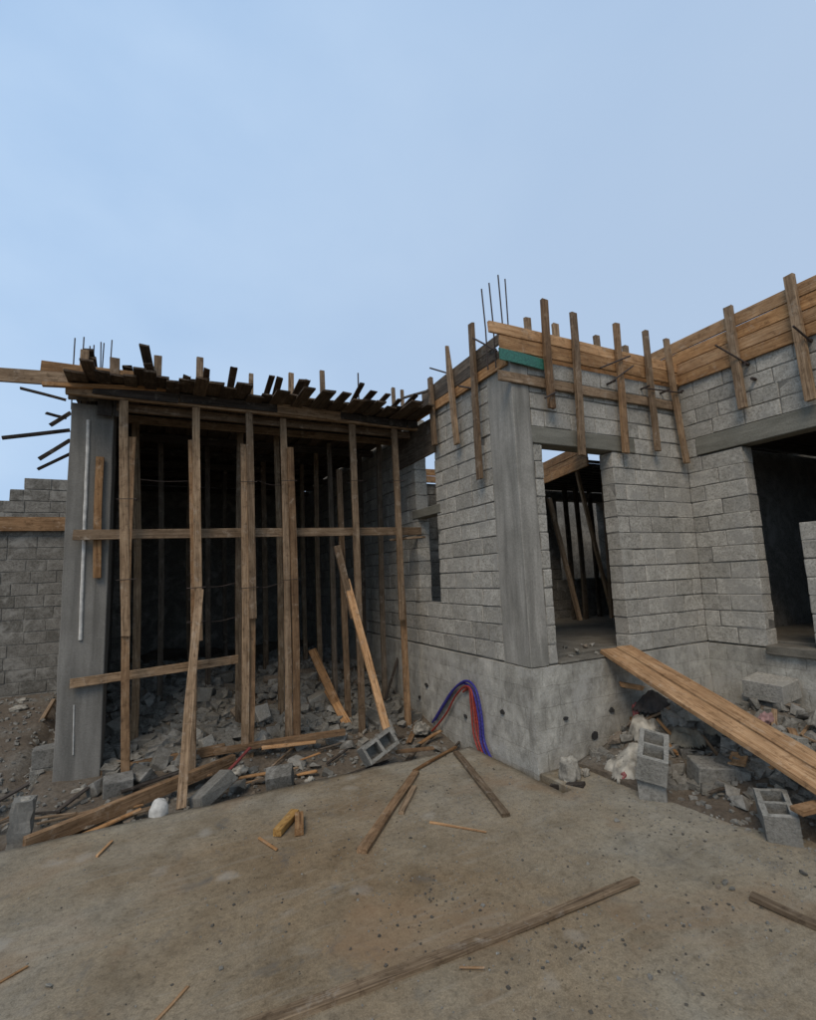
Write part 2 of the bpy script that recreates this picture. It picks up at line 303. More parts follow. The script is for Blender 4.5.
# ---------------------------------------------------------------- timber and blocks
def timber(name, p0, p1, wd, th, mat, parent=None, hint=(0, 0, 1), jag=.006, bow=.006, taper=None, point=False):
    """a sawn board or pole from p0 to p1; wd across, th along the hint direction"""
    p0 = Vector(p0); p1 = Vector(p1); ax = p1-p0; ln = ax.length; ax.normalize()
    h = Vector(hint); z = (h-ax*h.dot(ax))
    if z.length < 1e-3: z = Vector((1, 0, 0))-ax*ax.x
    z.normalize(); y = z.cross(ax)
    n = max(2, min(9, int(ln/.35)+1)); c = min(.004, th*.2); rings = []
    b1 = random.uniform(-bow, bow)*ln; b2 = random.uniform(-bow, bow)*ln
    for i in range(n+1):
        t = i/n; s = 1 if not taper else 1+(taper-1)*t
        a = wd/2*s*random.uniform(.965, 1.035); d = th/2*s*random.uniform(.96, 1.04)
        oy = b1*math.sin(t*math.pi)+random.uniform(-.0018, .0018); oz = b2*math.sin(t*math.pi)+random.uniform(-.0018, .0018)
        if point and i == n: a *= .3
        rings.append([(t*ln, oy+qy, oz+qz) for qy, qz in ((-a+c, -d), (a-c, -d), (a, -d+c), (a, d-c), (a-c, d), (-a+c, d), (-a, d-c), (-a, -d+c))])
    for rg, sg in ((rings[0], -1), (rings[-1], 1)):      # rough saw cuts
        for k in range(8): rg[k] = (rg[k][0]+random.uniform(-jag, jag), rg[k][1], rg[k][2])
    v = [q for rg in rings for q in rg]; f = []
    for i in range(n):
        for k in range(8): f.append((i*8+k, i*8+(k+1) % 8, (i+1)*8+(k+1) % 8, (i+1)*8+k))
    f.append(tuple(range(7, -1, -1))); f.append(tuple(n*8+k for k in range(8)))
    m4 = Matrix((ax, y, z)).transposed().to_4x4(); m4.translation = p0
    return obj(name, mesh(name, v, f, mat), m4, parent)

_bm = {}
def block_mesh(dx, dy, dz, mat, var):
    key = (round(dx, 2), round(dy, 2), round(dz, 3), mat.name, var)
    if key in _bm: return _bm[key]
    bm = bmesh.new(); bmesh.ops.create_cube(bm, size=1)
    for v in bm.verts: v.co = Vector((v.co.x*dx, v.co.y*dy, v.co.z*dz))
    bmesh.ops.bevel(bm, geom=bm.edges[:], offset=.007, segments=1, affect='EDGES', profile=.5)
    rs = random.Random(hash(key[:3]) % 1000 + var*17)
    for v in bm.verts: v.co += Vector((rs.uniform(-.005, .005), rs.uniform(-.004, .004), rs.uniform(-.005, .005)))
    if var % 3 == 2:                                    # a chipped corner
        c = Vector((dx/2*rs.choice((-1, 1)), dy/2*rs.choice((-1, 1)), dz/2*rs.choice((-1, 1))))
        for v in bm.verts:
            if (v.co-c).length < .02: v.co -= c.normalized()*rs.uniform(.004, .010)
    me = bpy.data.meshes.new('block'); bm.to_mesh(me); bm.free(); me.materials.append(mat); _bm[key] = me; return me

def block_wall(name, parent, O, d, n, length, z0, courses, openings=(), T=.2, ch=.2, seed=1, mat=M_BLOCK, blocks=True, upto=None, toothed=False, mortar=M_MORTAR):
    """mortar core (one mesh) with its blocks as children. O: foot corner of the face, d along, n outward.
    openings: (s0, s1, z0, z1)"""
    rs = random.Random(seed); O = Vector(O); d = Vector(d); n = Vector(n)
    rot = Matrix((d, -n, Vector((0, 0, 1)))).transposed().to_4x4()
    base = Matrix.Translation(O) @ rot; core = MB(); todo = []
    for k in range(courses):
        za, zb = z0+k*ch, z0+(k+1)*ch; zm = (za+zb)/2
        L1 = length if upto is None else upto(k)
        iv = [(0.0, L1)]
        for (a, b, c, e) in openings:
            if c-.02 < zm < e+.02:
                nv = []
                for (p, q) in iv:
                    if a > p: nv.append((p, min(q, a)))
                    if b < q: nv.append((max(p, b), q))
                iv = [(p, q) for p, q in nv if q-p > .03]
        for (p, q) in iv:
            core.box((p+.010, rs.uniform(.0075, .012), za), (q-.010, T-.008, zb))
            s = p; first = True
            while s < q-.02:
                ln = rs.choice((.4, .4, .4, .4, .36, .3))
                if first and k % 2: ln = .2
                first = False
                e = s+ln
                if q-e < .13: e = q
                todo.append((s+.005, e-.005, za+.005, zb-.005)); s = e
    o = obj(name, mesh(name, core.v, core.f, mortar), base, parent)
    if blocks:
        for (s0, s1, a, b) in todo:
            dx = round(s1-s0, 2); me = block_mesh(dx, T, b-a, mat, rs.randrange(6))
            jy = rs.uniform(-.004, .005)
            m4 = base @ Matrix.Translation(((s0+s1)/2, T/2+jy, (a+b)/2+rs.uniform(-.002, .002))) @ Matrix.Rotation(rs.uniform(-.011, .011), 4, 'Z') @ Matrix.Rotation(rs.uniform(-.008, .008), 4, 'Y')
            obj('block', me, m4, o)
    return o

def grid_solid(name, x0, x1, y0, y1, nx, ny, zf, mat, zb=-.6, parent=None, smooth=True):
    """an uneven top sheet with skirts down to zb"""
    v = []; f = []
    for j in range(ny+1):
        for i in range(nx+1):
            x = x0+(x1-x0)*i/nx; y = y0+(y1-y0)*j/ny; v.append((x, y, zf(x, y)))
    W = nx+1
    for j in range(ny):
        for i in range(nx): f.append((j*W+i, j*W+i+1, (j+1)*W+i+1, (j+1)*W+i))
    rim = [i for i in range(W)]+[j*W+nx for j in range(1, ny+1)]+[ny*W+i for i in range(nx-1, -1, -1)]+[j*W for j in range(ny-1, 0, -1)]
    b = len(v); v += [(v[i][0], v[i][1], zb) for i in rim]; m = len(rim)
    for k in range(m): f.append((rim[k], b+k, b+(k+1) % m, rim[(k+1) % m]))
    me = mesh(name, v, f, mat, False)
    me.polygons.foreach_set('use_smooth', [smooth]*(nx*ny)+[False]*m)
    return obj(name, me, None, parent)
def fb(x, y, s=1.0, o=4): return noise.fractal(Vector((x*s, y*s, 3.1)), 1.0, 2.0, o)

# ================================================================ SETTING: ground, slab
def earth_z(x, y):
    z = -.17+.05*fb(x, y, .9)+.025*fb(x, y, 4)
    if 5.0 < y < 14 and -1.2 < x < 3.6:          # spoil heaped towards the back of the porch
        t = min(1, max(0, (y-6.2)/3.2)); z += (.62*t*t*(3-2*t)) * (.75+.35*fb(x, y, .8))
        z += .14*max(0, min(1, (y-5.6)/1.0))
    elif x <= -1.2: z += .5*max(0, min(1, (y-6.0)/3.5))*min(1, (-1.2-x)/.3+.3)
    return z
g = grid_solid('ground', -3.2, 4.2, 4.6, 13, 74, 84, earth_z, M_EARTH, -.5)
tag(g, kind='structure', label='damp brown earth strewn with spoil beyond the slab')
mb = MB(); rr_ = [(-400, 400)]
far = []
# the wider ground: a ring of sheets out to the horizon just under the near earth
mb.add([(-600, -600, -.42), (600, -600, -.42), (600, 900, -.42), (-600, 900, -.42)], [(0, 1, 2, 3)])
tag(mb.build('terrain', M_EARTH, mat4=Matrix.Identity(4)), kind='structure')
def slab_z(x, y):
    return .008*fb(x, y, .7)+.004*fb(x, y, 5)
EDGE_Y, EDGE_X = 5.25, 3.32
def apron_z(x, y): return slab_z(x, y)-.004*max(0, min(1, (x-3.6)/1.2))
def slab_mesh():
    def lines(a, b, n, extra):
        q = [a+(b-a)*i/n for i in range(n+1)]
        for e in extra: q = [t for t in q if abs(t-e) > .03]+[e]
        return sorted(q)
    xs = lines(-4, 6.6, 120, (EDGE_X, 3.44)); ys = lines(-1.5, EDGE_Y, 80, (3.72, 4.165)); W = len(xs)
    edge = lambda x, y: -.02*abs(fb(x, 1, 3)) if y > EDGE_Y-.001 else 0
    v = [(x+(.012*fb(y, 7, 4) if x == EDGE_X and y > 3.72 else 0), y+(.02*fb(x, 3, 3.5) if y == ys[-1] else 0), apron_z(x, y)+edge(x, y)) for y in ys for x in xs]; f = []
    for j in range(len(ys)-1):
        for i in range(W-1):
            xm = (xs[i]+xs[i+1])/2; ym = (ys[j]+ys[j+1])/2
            if (xm > EDGE_X and ym > 4.165) or (EDGE_X < xm < 3.44 and ym > 3.72): continue
            f.append((j*W+i, j*W+i+1, (j+1)*W+i+1, (j+1)*W+i))
    nf = len(f); ec = {}
    for q in f:
        for a, b in zip(q, q[1:]+q[:1]): ec[(a, b)] = 1
    low = {}
    def lo(a):
        if a not in low: low[a] = len(v); v.append((v[a][0], v[a][1], -.38))
        return low[a]
    for (a, b) in list(ec):
        if (b, a) not in ec: f.append((b, a, lo(a), lo(b)))
    used = sorted({i for q in f for i in q}); m_ = {o: n for n, o in enumerate(used)}
    me = mesh('concrete_slab', [v[i] for i in used], [tuple(m_[i] for i in q) for q in f], M_SLAB)
    me.polygons.foreach_set('use_smooth', [k < nf for k in range(len(f))]); return me
tag(obj('concrete_slab', slab_mesh()), kind='structure')

# ================================================================ THE HOUSE
CX, FY, RX = 3.46, 4.2, 6.35          # corner X, facade Y, right wall X
Z0, CH, TOP = 1.02, .2, 4.42
house = empty('unfinished_house', (CX, FY, 0))
tag(house, 'unfinished grey block house with bare concrete columns, plinth and empty openings', 'house')
# plinth with board-cast faces
def plinth(name, a, b):
    """block of cast concrete, faces subdivided and slightly uneven"""
    bm = bmesh.new(); bmesh.ops.create_cube(bm, size=1)
    for v in bm.verts: v.co = Vector([(a[i]+b[i])/2+v.co[i]*(b[i]-a[i]) for i in range(3)])
    bmesh.ops.subdivide_edges(bm, edges=bm.edges[:], cuts=9, use_grid_fill=True)
    for v in bm.verts:
        e = fb(v.co.x+v.co.y*1.3, v.co.z*1.7+v.co.y, 1.6)*.009
        v.co += Vector((e, e*.8, e*.6))
    c = Vector(((a[0]+b[0])/2, (a[1]+b[1])/2, a[2]))
    me = bpy.data.meshes.new(name); bmesh.ops.translate(bm, verts=bm.verts, vec=-c); bm.to_mesh(me); bm.free()
    me.materials.append(M_PLINTH); return obj(name, me, Matrix.Translation(c), house)
pl1 = plinth('plinth', (CX-.025, FY-.025, -.36), (RX+.0, FY+.5, Z0-.012))
pl2 = plinth('plinth', (CX-.022, FY+.5, -.37), (CX+.3, 13, Z0-.014))
pl3 = plinth('plinth', (RX-.03, .2, -.34), (RX+.32, FY-.03, Z0-.016))
M_HOLE = mat_plain('hole_shade', (.03, .028, .025), .95)  # near-black cap colour stands in for the shade inside the holes
def tie_hole(x, y, X=None, Y=None, r=.02, par=pl1):
    p = at(x, y, X=X, Y=Y); n_ = Vector((-1, 0, 0)) if X is not None else Vector((0, -1, 0))
    u = n_.cross(Vector((0, 0, 1))).normalized(); vv = []; k = 8
    for i in range(k):
        a = 2*math.pi*i/k; q = r*random.uniform(.7, 1.2); vv.append(u*math.cos(a)*q*1.3+Vector((0, 0, 1))*math.sin(a)*q)
    vv += [q*.85-n_*.02 for q in vv[:k]]
    ff = [tuple(range(k))]+[(i, (i+1) % k, k+(i+1) % k, k+i) for i in range(k)]
    obj('tie_hole', mesh('tie_hole', vv, ff, M_HOLE), Matrix.Translation(p+n_*.018), par)
for (x, y, r) in ((503, 712, .03), (466, 716, .028), (427, 685, .03), (420, 697, .025)): tie_hole(x, y, X=CX-.025, r=r, par=pl2 if x < 500 else pl1)
for (x, y, r) in ((565, 718, .025), (594, 735, .04), (611, 710, .03)): tie_hole(x, y, Y=FY-.025, r=r, par=pl1)

# walls. facade (faces the slab)
DOOR0, DOOR1 = 3.83-CX, 4.93-CX
block_wall('wall', house, (CX+.24, FY, 0), (1, 0, 0), (0, -1, 0), DOOR0-.24, Z0, 12, seed=3)
block_wall('wall', house, (CX+DOOR1, FY, 0), (1, 0, 0), (0, -1, 0), RX+.1-CX-DOOR1, Z0, 12, seed=2)
block_wall('wall', house, (CX+.24, FY, 0), (1, 0, 0), (0, -1, 0), RX+.1-CX-.24, Z0+2.4, 5, [(0, 5.352-CX-.24, 3.4, 3.6)], seed=4)
# the wall that runs back to the porch
WY = 4.65
block_wall('wall', house, (CX, 13, 0), (0, -1, 0), (-1, 0, 0), 13-WY, Z0, 17,
           [(13-6.6, 13-6.0, Z0+.6, 9)], seed=5, upto=None)
# doorway wing wall, faces the porch side
D0, D1 = FY-3.47, FY-3.0
block_wall('wall', house, (RX, FY, 0), (0, -1, 0), (-1, 0, 0), D0, Z0, 12, seed=8)
block_wall('wall', house, (RX, 3.0, 0), (0, -1, 0), (-1, 0, 0), 2.8, Z0, 7, seed=10)
block_wall('wall', house, (RX, FY, 0), (0, -1, 0), (-1, 0, 0), .157, Z0+2.4, 1, seed=11, ch=.245)
block_wall('wall', house, (RX, FY, 0), (0, -1, 0), (-1, 0, 0), 4.0, Z0+2.65, 4, [], seed=9, ch=.193)
def cast(name, a, b, mat=M_LINTEL, par=house, cuts=6, amp=.004):
    bm = bmesh.new(); bmesh.ops.create_cube(bm, size=1)
    for v in bm.verts: v.co = Vector([(a[i]+b[i])/2+v.co[i]*(b[i]-a[i]) for i in range(3)])
    bmesh.ops.bevel(bm, geom=bm.edges[:], offset=.008, segments=1, affect='EDGES')
    bmesh.ops.subdivide_edges(bm, edges=bm.edges[:], cuts=cuts, use_grid_fill=True)
    for v in bm.verts:
        e = fb(v.co.x*1.1+v.co.y*1.3, v.co.z*2.3+v.co.y, 2.2)*amp
        v.co += Vector((e, e*.8, e*.6))
    c = Vector(((a[0]+b[0])/2, (a[1]+b[1])/2, a[2])); bmesh.ops.translate(bm, verts=bm.verts, vec=-c)
    me = bpy.data.meshes.new(name); bm.to_mesh(me); bm.free(); me.materials.append(mat); return obj(name, me, Matrix.Translation(c), par)
cast('lintel', (3.66, FY-.012, 3.424), (5.35, FY+.21, 3.616))
cast('lintel', (RX-.014, .2, 3.435), (RX+.21, 4.04, 3.665))
cast('lintel', (CX-.004, 5.9, 2.86), (CX+.19, 6.75, 2.99))
# corner column, with a seam where the two pours meet
cast('column', (CX-.012, FY-.014, Z0-.006), (CX+.232, WY-.006, TOP+.02), M_COLUMN, cuts=14, amp=.007)
# floors of the rooms
cast('floor', (3.78, FY+.20, Z0-.01), (9.9, 7.55, Z0+.05), M_SILL, cuts=3)
cast('floor', (RX+.2, .4, Z0-.01), (9.9, FY-.02, Z0+.055), M_SILL, cuts=3)
cast('door_sill', (3.835, FY-.03, Z0-.008), (4.925, FY+.19, Z0+.018), M_SILL, cuts=5, amp=.01)
cast('door_sill', (RX-.09, 2.2, Z0-.07), (RX+.19, 3.46, Z0+.03), M_SILL, cuts=5, amp=.012)
# inner walls (dim): back of the room with a window, side walls, end walls
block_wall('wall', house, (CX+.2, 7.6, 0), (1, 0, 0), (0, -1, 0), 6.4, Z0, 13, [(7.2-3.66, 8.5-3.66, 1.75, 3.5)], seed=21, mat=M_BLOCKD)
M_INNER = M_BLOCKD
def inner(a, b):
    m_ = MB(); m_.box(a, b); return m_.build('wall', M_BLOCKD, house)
inner((9.9, .2, 0), (10.1, 7.8, 4.2)); inner((RX+.2, FY+.02, Z0), (9.9, FY+.2, 3.68)); inner((RX+.2, .2, 0), (9.9, .4, 4.2))  # middle box: unseen partition added to keep the wing room black
# the far wall behind the court, lit from above; dimness painted into its colour
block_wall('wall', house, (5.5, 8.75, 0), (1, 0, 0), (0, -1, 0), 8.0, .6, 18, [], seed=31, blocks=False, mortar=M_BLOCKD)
# porch: inner walls
inner((-.93, 7.2, -.4), (-.73, 13, 4.3)); inner((-.93, 13, -.4), (CX+.2, 13.2, 4.3))
# porch column
pc = cast('porch_column', (-.965, 6.70, -.4), (-.53, 7.14, 4.17), M_COLSHADE, cuts=14, amp=.007)
tube_mb(smooth_path([at(88.5-8.5*t/11+random.uniform(-.3, .3), 420+220*t/11, Y=6.693) for t in range(12)], 3), lambda i: .019+.005*noise.noise(Vector((i*.9, 0, 2))), 8).build('conduit', M_WHITE, pc)
tube_mb(smooth_path([at(74, 705, Y=6.697), at(73.5, 730, Y=6.697), at(73, 755, Y=6.697)], 5), lambda i: .007+.006*noise.noise(Vector((i*.7, 4, 2))), 6).build('conduit', M_WHITE, pc)

# ================================================================ BOUNDARY WALL far behind the porch column
BWX = -5.5
bw = block_wall('block_wall', None, (BWX, 10.4, 0), (1, 0, 0), (0, -1, 0), 5.0, .14, 19,
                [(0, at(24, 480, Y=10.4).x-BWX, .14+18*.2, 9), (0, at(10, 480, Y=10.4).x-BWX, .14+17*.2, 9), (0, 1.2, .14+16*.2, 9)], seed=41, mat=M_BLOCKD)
tag(bw, 'dark grey block wall standing behind the porch column, its top stepped', 'wall')

# ================================================================ EDGE FORMWORK on the wall tops
def rod(p0, p1, r, par=None, name='tie_rod', mat=M_REBAR, n=6):
    k = .012*(Vector(p1)-Vector(p0)).length if name == 'bar' else 0
    return tube_mb([Vector(p0), (Vector(p0)+Vector(p1))/2+Vector((random.uniform(-k, k), random.uniform(-k, k), 0)), Vector(p1)], r, n).build(name, mat, par)
# facade
ff = empty('edge_formwork', (CX, FY, TOP)); tag(ff, 'orange board formwork with tall uprights along the top of the door facade', 'formwork')
Y1 = FY-.035
timber('board', (3.17, Y1, 4.685), (6.30, Y1, 4.685), .135, .028, M_PINE, ff, (0, 1, 0), bow=.002)
timber('board', (3.30, Y1+.002, 4.525), (6.30, Y1+.002, 4.53), .165, .026, M_PINED, ff, (0, 1, 0), bow=.002)
timber('board', (3.26, Y1+.004, 4.14), (6.30, Y1+.004, 4.135), .115, .026, M_OLD, ff, (0, 1, 0), bow=.002)
timber('board', (3.62, FY+.235, 4.62), (6.5, FY+.235, 4.62), .25, .026, M_PINED, ff, (0, 1, 0), bow=.002)
for (a, b, wd) in (((544, 300), (552, 408), .088), ((573, 313), (582, 455), .088), ((616, 324), (626, 453), .085), ((645, 331), (658, 451), .08), ((666, 339), (687, 463), .08)):
    timber('upright', at(*b, Y=4.105), at(*a, Y=4.11), wd, .05, (M_OLD, M_PROP, M_PINED)[int(a[0]) % 3], ff, (0, 1, 0))
for (x, y) in ((527, 318), (555, 324), (596, 336), (625, 346)):
    p = at(x, y, Y=4.49); timber('upright', (p.x, 4.49, 3.7), p, .085, .05, M_OLD, ff, (0, 1, 0))
for a, b in (((600, 368), (630, 356)), ((611, 382), (633, 366)), ((644, 388), (682, 393)), ((545, 398), (556, 392))):
    p = at(*a, Y=4.05); q = at(*b, Y=4.07); rod(p, q, .010, ff)
for (x, y) in ((612, 382), (646, 387), (666, 391), (680, 392)):
    p = at(x, y, Y=4.12); rod(p+Vector((0, -.05, 0)), p+Vector((0, .3, 0)), .014, ff)
tg = timber('green_strip', (3.28, Y1-.010, 4.385), (3.92, Y1-.010, 4.355), .135, .012, M_GREENT, ff, (0, 1, 0), jag=.015)
tg['label'] = 'dark green fabric strip tucked under the boards'
# side wall towards the porch
lf = empty('edge_formwork', (CX, 5.3, TOP)); tag(lf, 'grey-brown board formwork with pointed uprights on the wall running back to the porch', 'formwork')
X1 = CX-.032
timber('board', (X1, 4.22, 4.37), (X1, 6.5, 4.37), .125, .026, M_PINED, lf, (1, 0, 0), bow=.002)
timber('board', (X1+.002, 4.40, 4.51), (X1+.002, 6.4, 4.50), .14, .026, M_GREYW, lf, (1, 0, 0), bow=.002)
timber('board', (X1+.001, 4.30, 4.66), (X1+.001, 6.2, 4.62), .13, .026, M_GREYW, lf, (1, 0, 0), bow=.003)
timber('board', (CX+.215, 4.5, 4.58), (CX+.215, 6.4, 4.56), .24, .026, M_GREYW, lf, (1, 0, 0), bow=.002)
for (a, b, wd, pt) in (((471, 324), (480, 479), .085, False), ((447, 346), (457, 444), .085, True), ((430, 378), (435, 445), .08, False)):
    timber('upright', at(*b, X=CX-.09), at(*a, X=CX-.09), wd, .05, M_OLD, lf, (1, 0, 0), point=pt)
for a, b, X_ in (((430, 368), (447, 373), 3.30), ((459, 386), (476, 389), 3.34), ((473, 338), (497, 351), 3.33)):
    rod(at(*a, X=X_), at(*b, X=X_+.08), .012, lf)
timber('beam_side', (CX-.02, 5.93, 3.98), (CX-.02, 7.3, 3.98), .52, .03, M_GREYW, lf, (1, 0, 0), bow=.001)
timber('batten', at(403, 398, X=3.30), at(428, 391, X=3.30), .04, .03, M_GREYW, lf)
# doorway wing
rf = empty('edge_formwork', (RX, 3, TOP)); tag(rf, 'four-board orange formwork with stout uprights along the top of the doorway wing wall', 'formwork')
X2 = RX-.03
for k, (zc, wd) in enumerate(((4.50, .14), (4.655, .155), (4.82, .16), (4.985, .155))):
    timber('board', (X2+.004*((k*7) % 3), 4.46+.06*k, zc), (X2+.004*((k*5) % 3), .3, zc), wd, .028, M_PINE if k in (1, 3) else M_PINED, rf, (1, 0, 0), bow=.001)
timber('board', (RX+.225, 4.5, 4.75), (RX+.225, .3, 4.75), .5, .028, M_PINED, rf, (1, 0, 0), bow=.001)
for (a, b, wd) in (((728, 307), (743, 408), .095), ((789, 276), (811, 400), .1)):
    timber('upright', at(*b, X=RX-.085), at(*a, X=RX-.085), wd, .06, M_OLD, rf, (1, 0, 0))
timber('upright', (RX-.085, 1.95, 3.8), (RX-.085, 1.93, 5.2), .09, .06, M_OLD, rf, (1, 0, 0))
for a, b in (((715, 345), (748, 364)), ((793, 326), (812, 342))):
    rod(at(*a, X=RX-.30), at(*b, X=RX-.05), .012, rf)
for (x, y) in ((747, 364), (810, 340), (754, 379)):
    p = at(x, y, X=RX-.03); rod(p+Vector((-.05, 0, 0)), p+Vector((.25, 0, 0)), .02, rf)
# starter bars at the column heads
def starter(name, lab, pts, zb, r=.009):
    e = empty(name, pts[0][0]); tag(e, lab, 'rebar')
    for (p, top) in pts:
        p = Vector(p); rod((p.x, p.y, zb), (top[0], top[1], top[2]), r, e, 'bar')
    return e
pts = []
for (x, yt, dx, Y_) in ((481.5, 289, .0, 4.40), (489, 283, .0, 4.32), (498, 275, 0, 4.30), (505, 279, 0, 4.52)):
    t = at(x, yt, Y=Y_); pts.append(((t.x+.02, t.y, 4.3), (t.x, t.y, t.z)))
starter('starter_bars', 'thin steel starter bars rising above the house corner column', pts, 4.3)

# ================================================================ PORCH: deck on timber props
DZ = 4.30
deck = empty('deck_formwork', (1.3, 6.5, DZ)); tag(deck, 'dark plank deck with ragged overhanging ends on timber joists over the porch', 'formwork')
for k, y in enumerate((6.42, 7.3, 8.2, 9.1, 10.0, 10.9, 11.8, 12.6)):
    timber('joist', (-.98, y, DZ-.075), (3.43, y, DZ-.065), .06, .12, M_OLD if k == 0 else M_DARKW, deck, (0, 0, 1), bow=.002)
rs = random.Random(3); x = -.72
while x < 3.35:                                  # rough offcuts nailed along the front joist
    ln = rs.uniform(.7, 1.5); e_ = min(3.41, x+ln)
    timber('fascia_board', (x, 6.372, DZ-.045+rs.uniform(-.02, .01)), (e_-.01, 6.374, DZ-.05+rs.uniform(-.02, .015)), rs.uniform(.09, .14), .025, rs.choice((M_GREYW, M_OLD, M_DARKW)), deck, (0, 1, 0), jag=.02)
    x = e_
for y_, z_ in ((6.62, DZ-.16), (7.1, DZ-.15)):
    timber('ledger', (-.5, y_, z_), (3.40, y_, z_+.01), .10, .045, M_OLD, deck, (0, 1, 0), bow=.002)
# overhanging planks: (x, overhang tip Y, lift at tip, width)
x = -.95; k = 0
rs = random.Random(12)
tips = {}
while x < 3.38:
    wd = rs.choice((.10, .12, .15, .17)); wd = min(wd, 3.43-x)
    if wd < .05: break
    fr = (x+.95)/4.35
    tip = 6.16-rs.random()**1.3*(.52 if fr > .45 else .36)
    timber('plank', (x+wd/2, tip, DZ+.012+.026*(k % 2)+rs.uniform(0, .01)), (x+wd/2, 9.6+rs.uniform(-.2, .2), DZ+.012+.026*(k % 2)), wd+.026, .024, M_SOFFIT, deck, (0, 0, 1), jag=.015, bow=.0015)
    timber('plank', (x+wd/2, 9.3, DZ+.065+.026*(k % 2)), (x+wd/2, 13.1, DZ+.065+.026*(k % 2)), wd+.03, .024, M_SOFFIT, deck, (0, 0, 1), bow=.001)
    x += wd+rs.choice((.0, .0, .003, .006)); k += 1
# loose ends lying over them, tipped up
for (x0, xt, yt, Y0) in ((84, 72, 374, 6.45), (100, 88, 350, 6.4), (96, 92, 358, 6.4), (136, 127, 366, 6.4), (160, 144, 345, 6.4), (163, 148, 364, 6.4), (206, 207, 369, 6.4), (183, 187, 376, 6.4),
                         (229, 234, 367, 6.4), (265, 272, 376, 6.4), (274, 280, 378, 6.4), (290, 303, 380, 6.4), (298, 308, 380, 6.4), (351, 362, 384, 6.4), (352, 374, 391, 6.4), (370, 388, 394, 6.4), (385, 400, 399, 6.4), (395, 416, 395, 6.4)):
    a = at(x0, 400+.07*(x0-100), Z=DZ+.07)
    tip = a + Vector((0, -rs.uniform(.45, .62), 0))
    t2 = at(xt, yt, Y=max(5.55, a.y-.5))
    timber('plank_end', (t2.x, t2.y, max(DZ+.05, t2.z)), (t2.x*.12+a.x*.88, 7.3, DZ+.06+rs.uniform(0, .03)), rs.choice((.075, .09, .11)), .024, M_SOFFIT, deck, (0, 0, 1), jag=.02)
# edge stubs standing on the deck
for (x, yt, Y_, wd) in ((85, 350, 6.62, .09), (115, 358, 6.55, .10), (158, 356, 6.75, .09), (200, 358, 6.75, .085), (251, 374, 6.8, .06), (291, 373, 6.8, .075), (322, 371, 6.8, .07), (393, 388, 6.9, .055), (402, 390, 6.9, .05)):
    t = at(x, yt, Y=Y_); timber('stub', (t.x, Y_, DZ+.03), t, wd, .045, M_OLD, deck, (0, 1, 0))
timber('edge_board', (-.45, 6.60, DZ+.125), (1.6, 6.64, DZ+.10), .14, .025, M_OLD, deck, (0, 1, 0), bow=.002)
timber('edge_board', (1.5, 6.70, DZ+.09), (3.3, 6.74, DZ+.08), .10, .025, M_OLD, deck, (0, 1, 0), bow=.002)
# ledger boards that stick out past the column
timber('ledger', at(-40, 372, Y=6.46), (.65, 6.50, DZ+.155), .15, .035, M_OLD, deck, (0, 1, 0), bow=.002)
timber('ledger', at(41, 366, Y=6.54), (-.2, 6.56, DZ+.22), .13, .03, M_PINED, deck, (0, 1, 0), bow=.002)
timber('ledger', at(42, 384, Y=6.36), (.1, 6.37, DZ+.045), .05, .06, M_PINED, deck, (0, 1, 0), bow=.002)
# column head form
timber('head_board', (-.99, 6.66, 4.235), (-.66, 6.655, 4.25), .09, .025, M_GREYW, deck, (0, 1, 0))
for dx in (-.62, -.46): timber('head_board', (dx, 6.62, 4.02), (dx, 6.62, 4.33), .15, .025, M_DARKW, deck, (0, 1, 0))
# starter bars over the porch column
pts = []
for (x, yt, Y_) in ((75, 338, 6.75), (84, 337, 6.78), (90, 346, 6.9), (94, 345, 7.0), (101, 342, 7.05), (104, 343, 7.08), (112, 340, 7.0)):
    t = at(x, yt, Y=Y_); pts.append(((t.x, t.y, 4.1), tuple(t)))
starter('starter_bars', 'cluster of thin steel starter bars rising above the porch column', pts, 4.1, .008)
pts = [((at(359, 375, Y=7.4).x, 7.4, 4.35), tuple(at(358, 373, Y=7.4)))]
starter('starter_bars', 'single thin steel bar rising above the plank deck', pts, 4.35, .012)
# clamp bars sticking out behind the porch column
for i, (a, b, th) in enumerate((((20, 388), (66, 400), .03), ((46, 413), (66, 418), .03), ((51, 425), (70, 413), .045), ((2, 438), (70, 430), .04), ((39, 459), (70, 440), .045), ((38, 469), (70, 454), .035))):
    o = timber('clamp_bar', at(*b, Y=7.0), at(*a, Y=6.9), th, th, M_DARKW, None, (0, 0, 1))
    tag(o, 'dark clamp bar jutting sideways from the head of the porch column', 'bar', 'clamp bars at the porch column head')
    # each bar runs into the column head
# props ------------------------------------------------------------------
LABP = 'lapped timber prop in the front row holding up the porch deck'
def gz(x, y): return earth_z(x, y)
def prop(pieces, label, group, cat='timber prop'):
    """pieces: list of (p_low, p_high, width, thickness, material)"""
    low = min((Vector(p[0]) for p in pieces), key=lambda q: q.z)
    e = empty('timber_prop', low)
    tag(e, label, cat, group)
    for i, (a, b, wd, th, m_) in enumerate(pieces): timber('post' if i == 0 else 'splice', a, b, wd, th, m_, e, (0, 1, 0), bow=.008, jag=.012)
    return e
def pp(a, b, Yp, wd, m_=M_OLD, th=.045, foot=False, head=False):
    A = at(*a, Y=Yp); B = at(*b, Y=Yp)
    if foot: A = Vector((A.x, A.y, min(A.z, gz(A.x, A.y))-.02)) if A.z > gz(A.x, A.y) else A
    if head: B = Vector((B.x, B.y, DZ-.135))
    return (A, B, wd, th, m_)
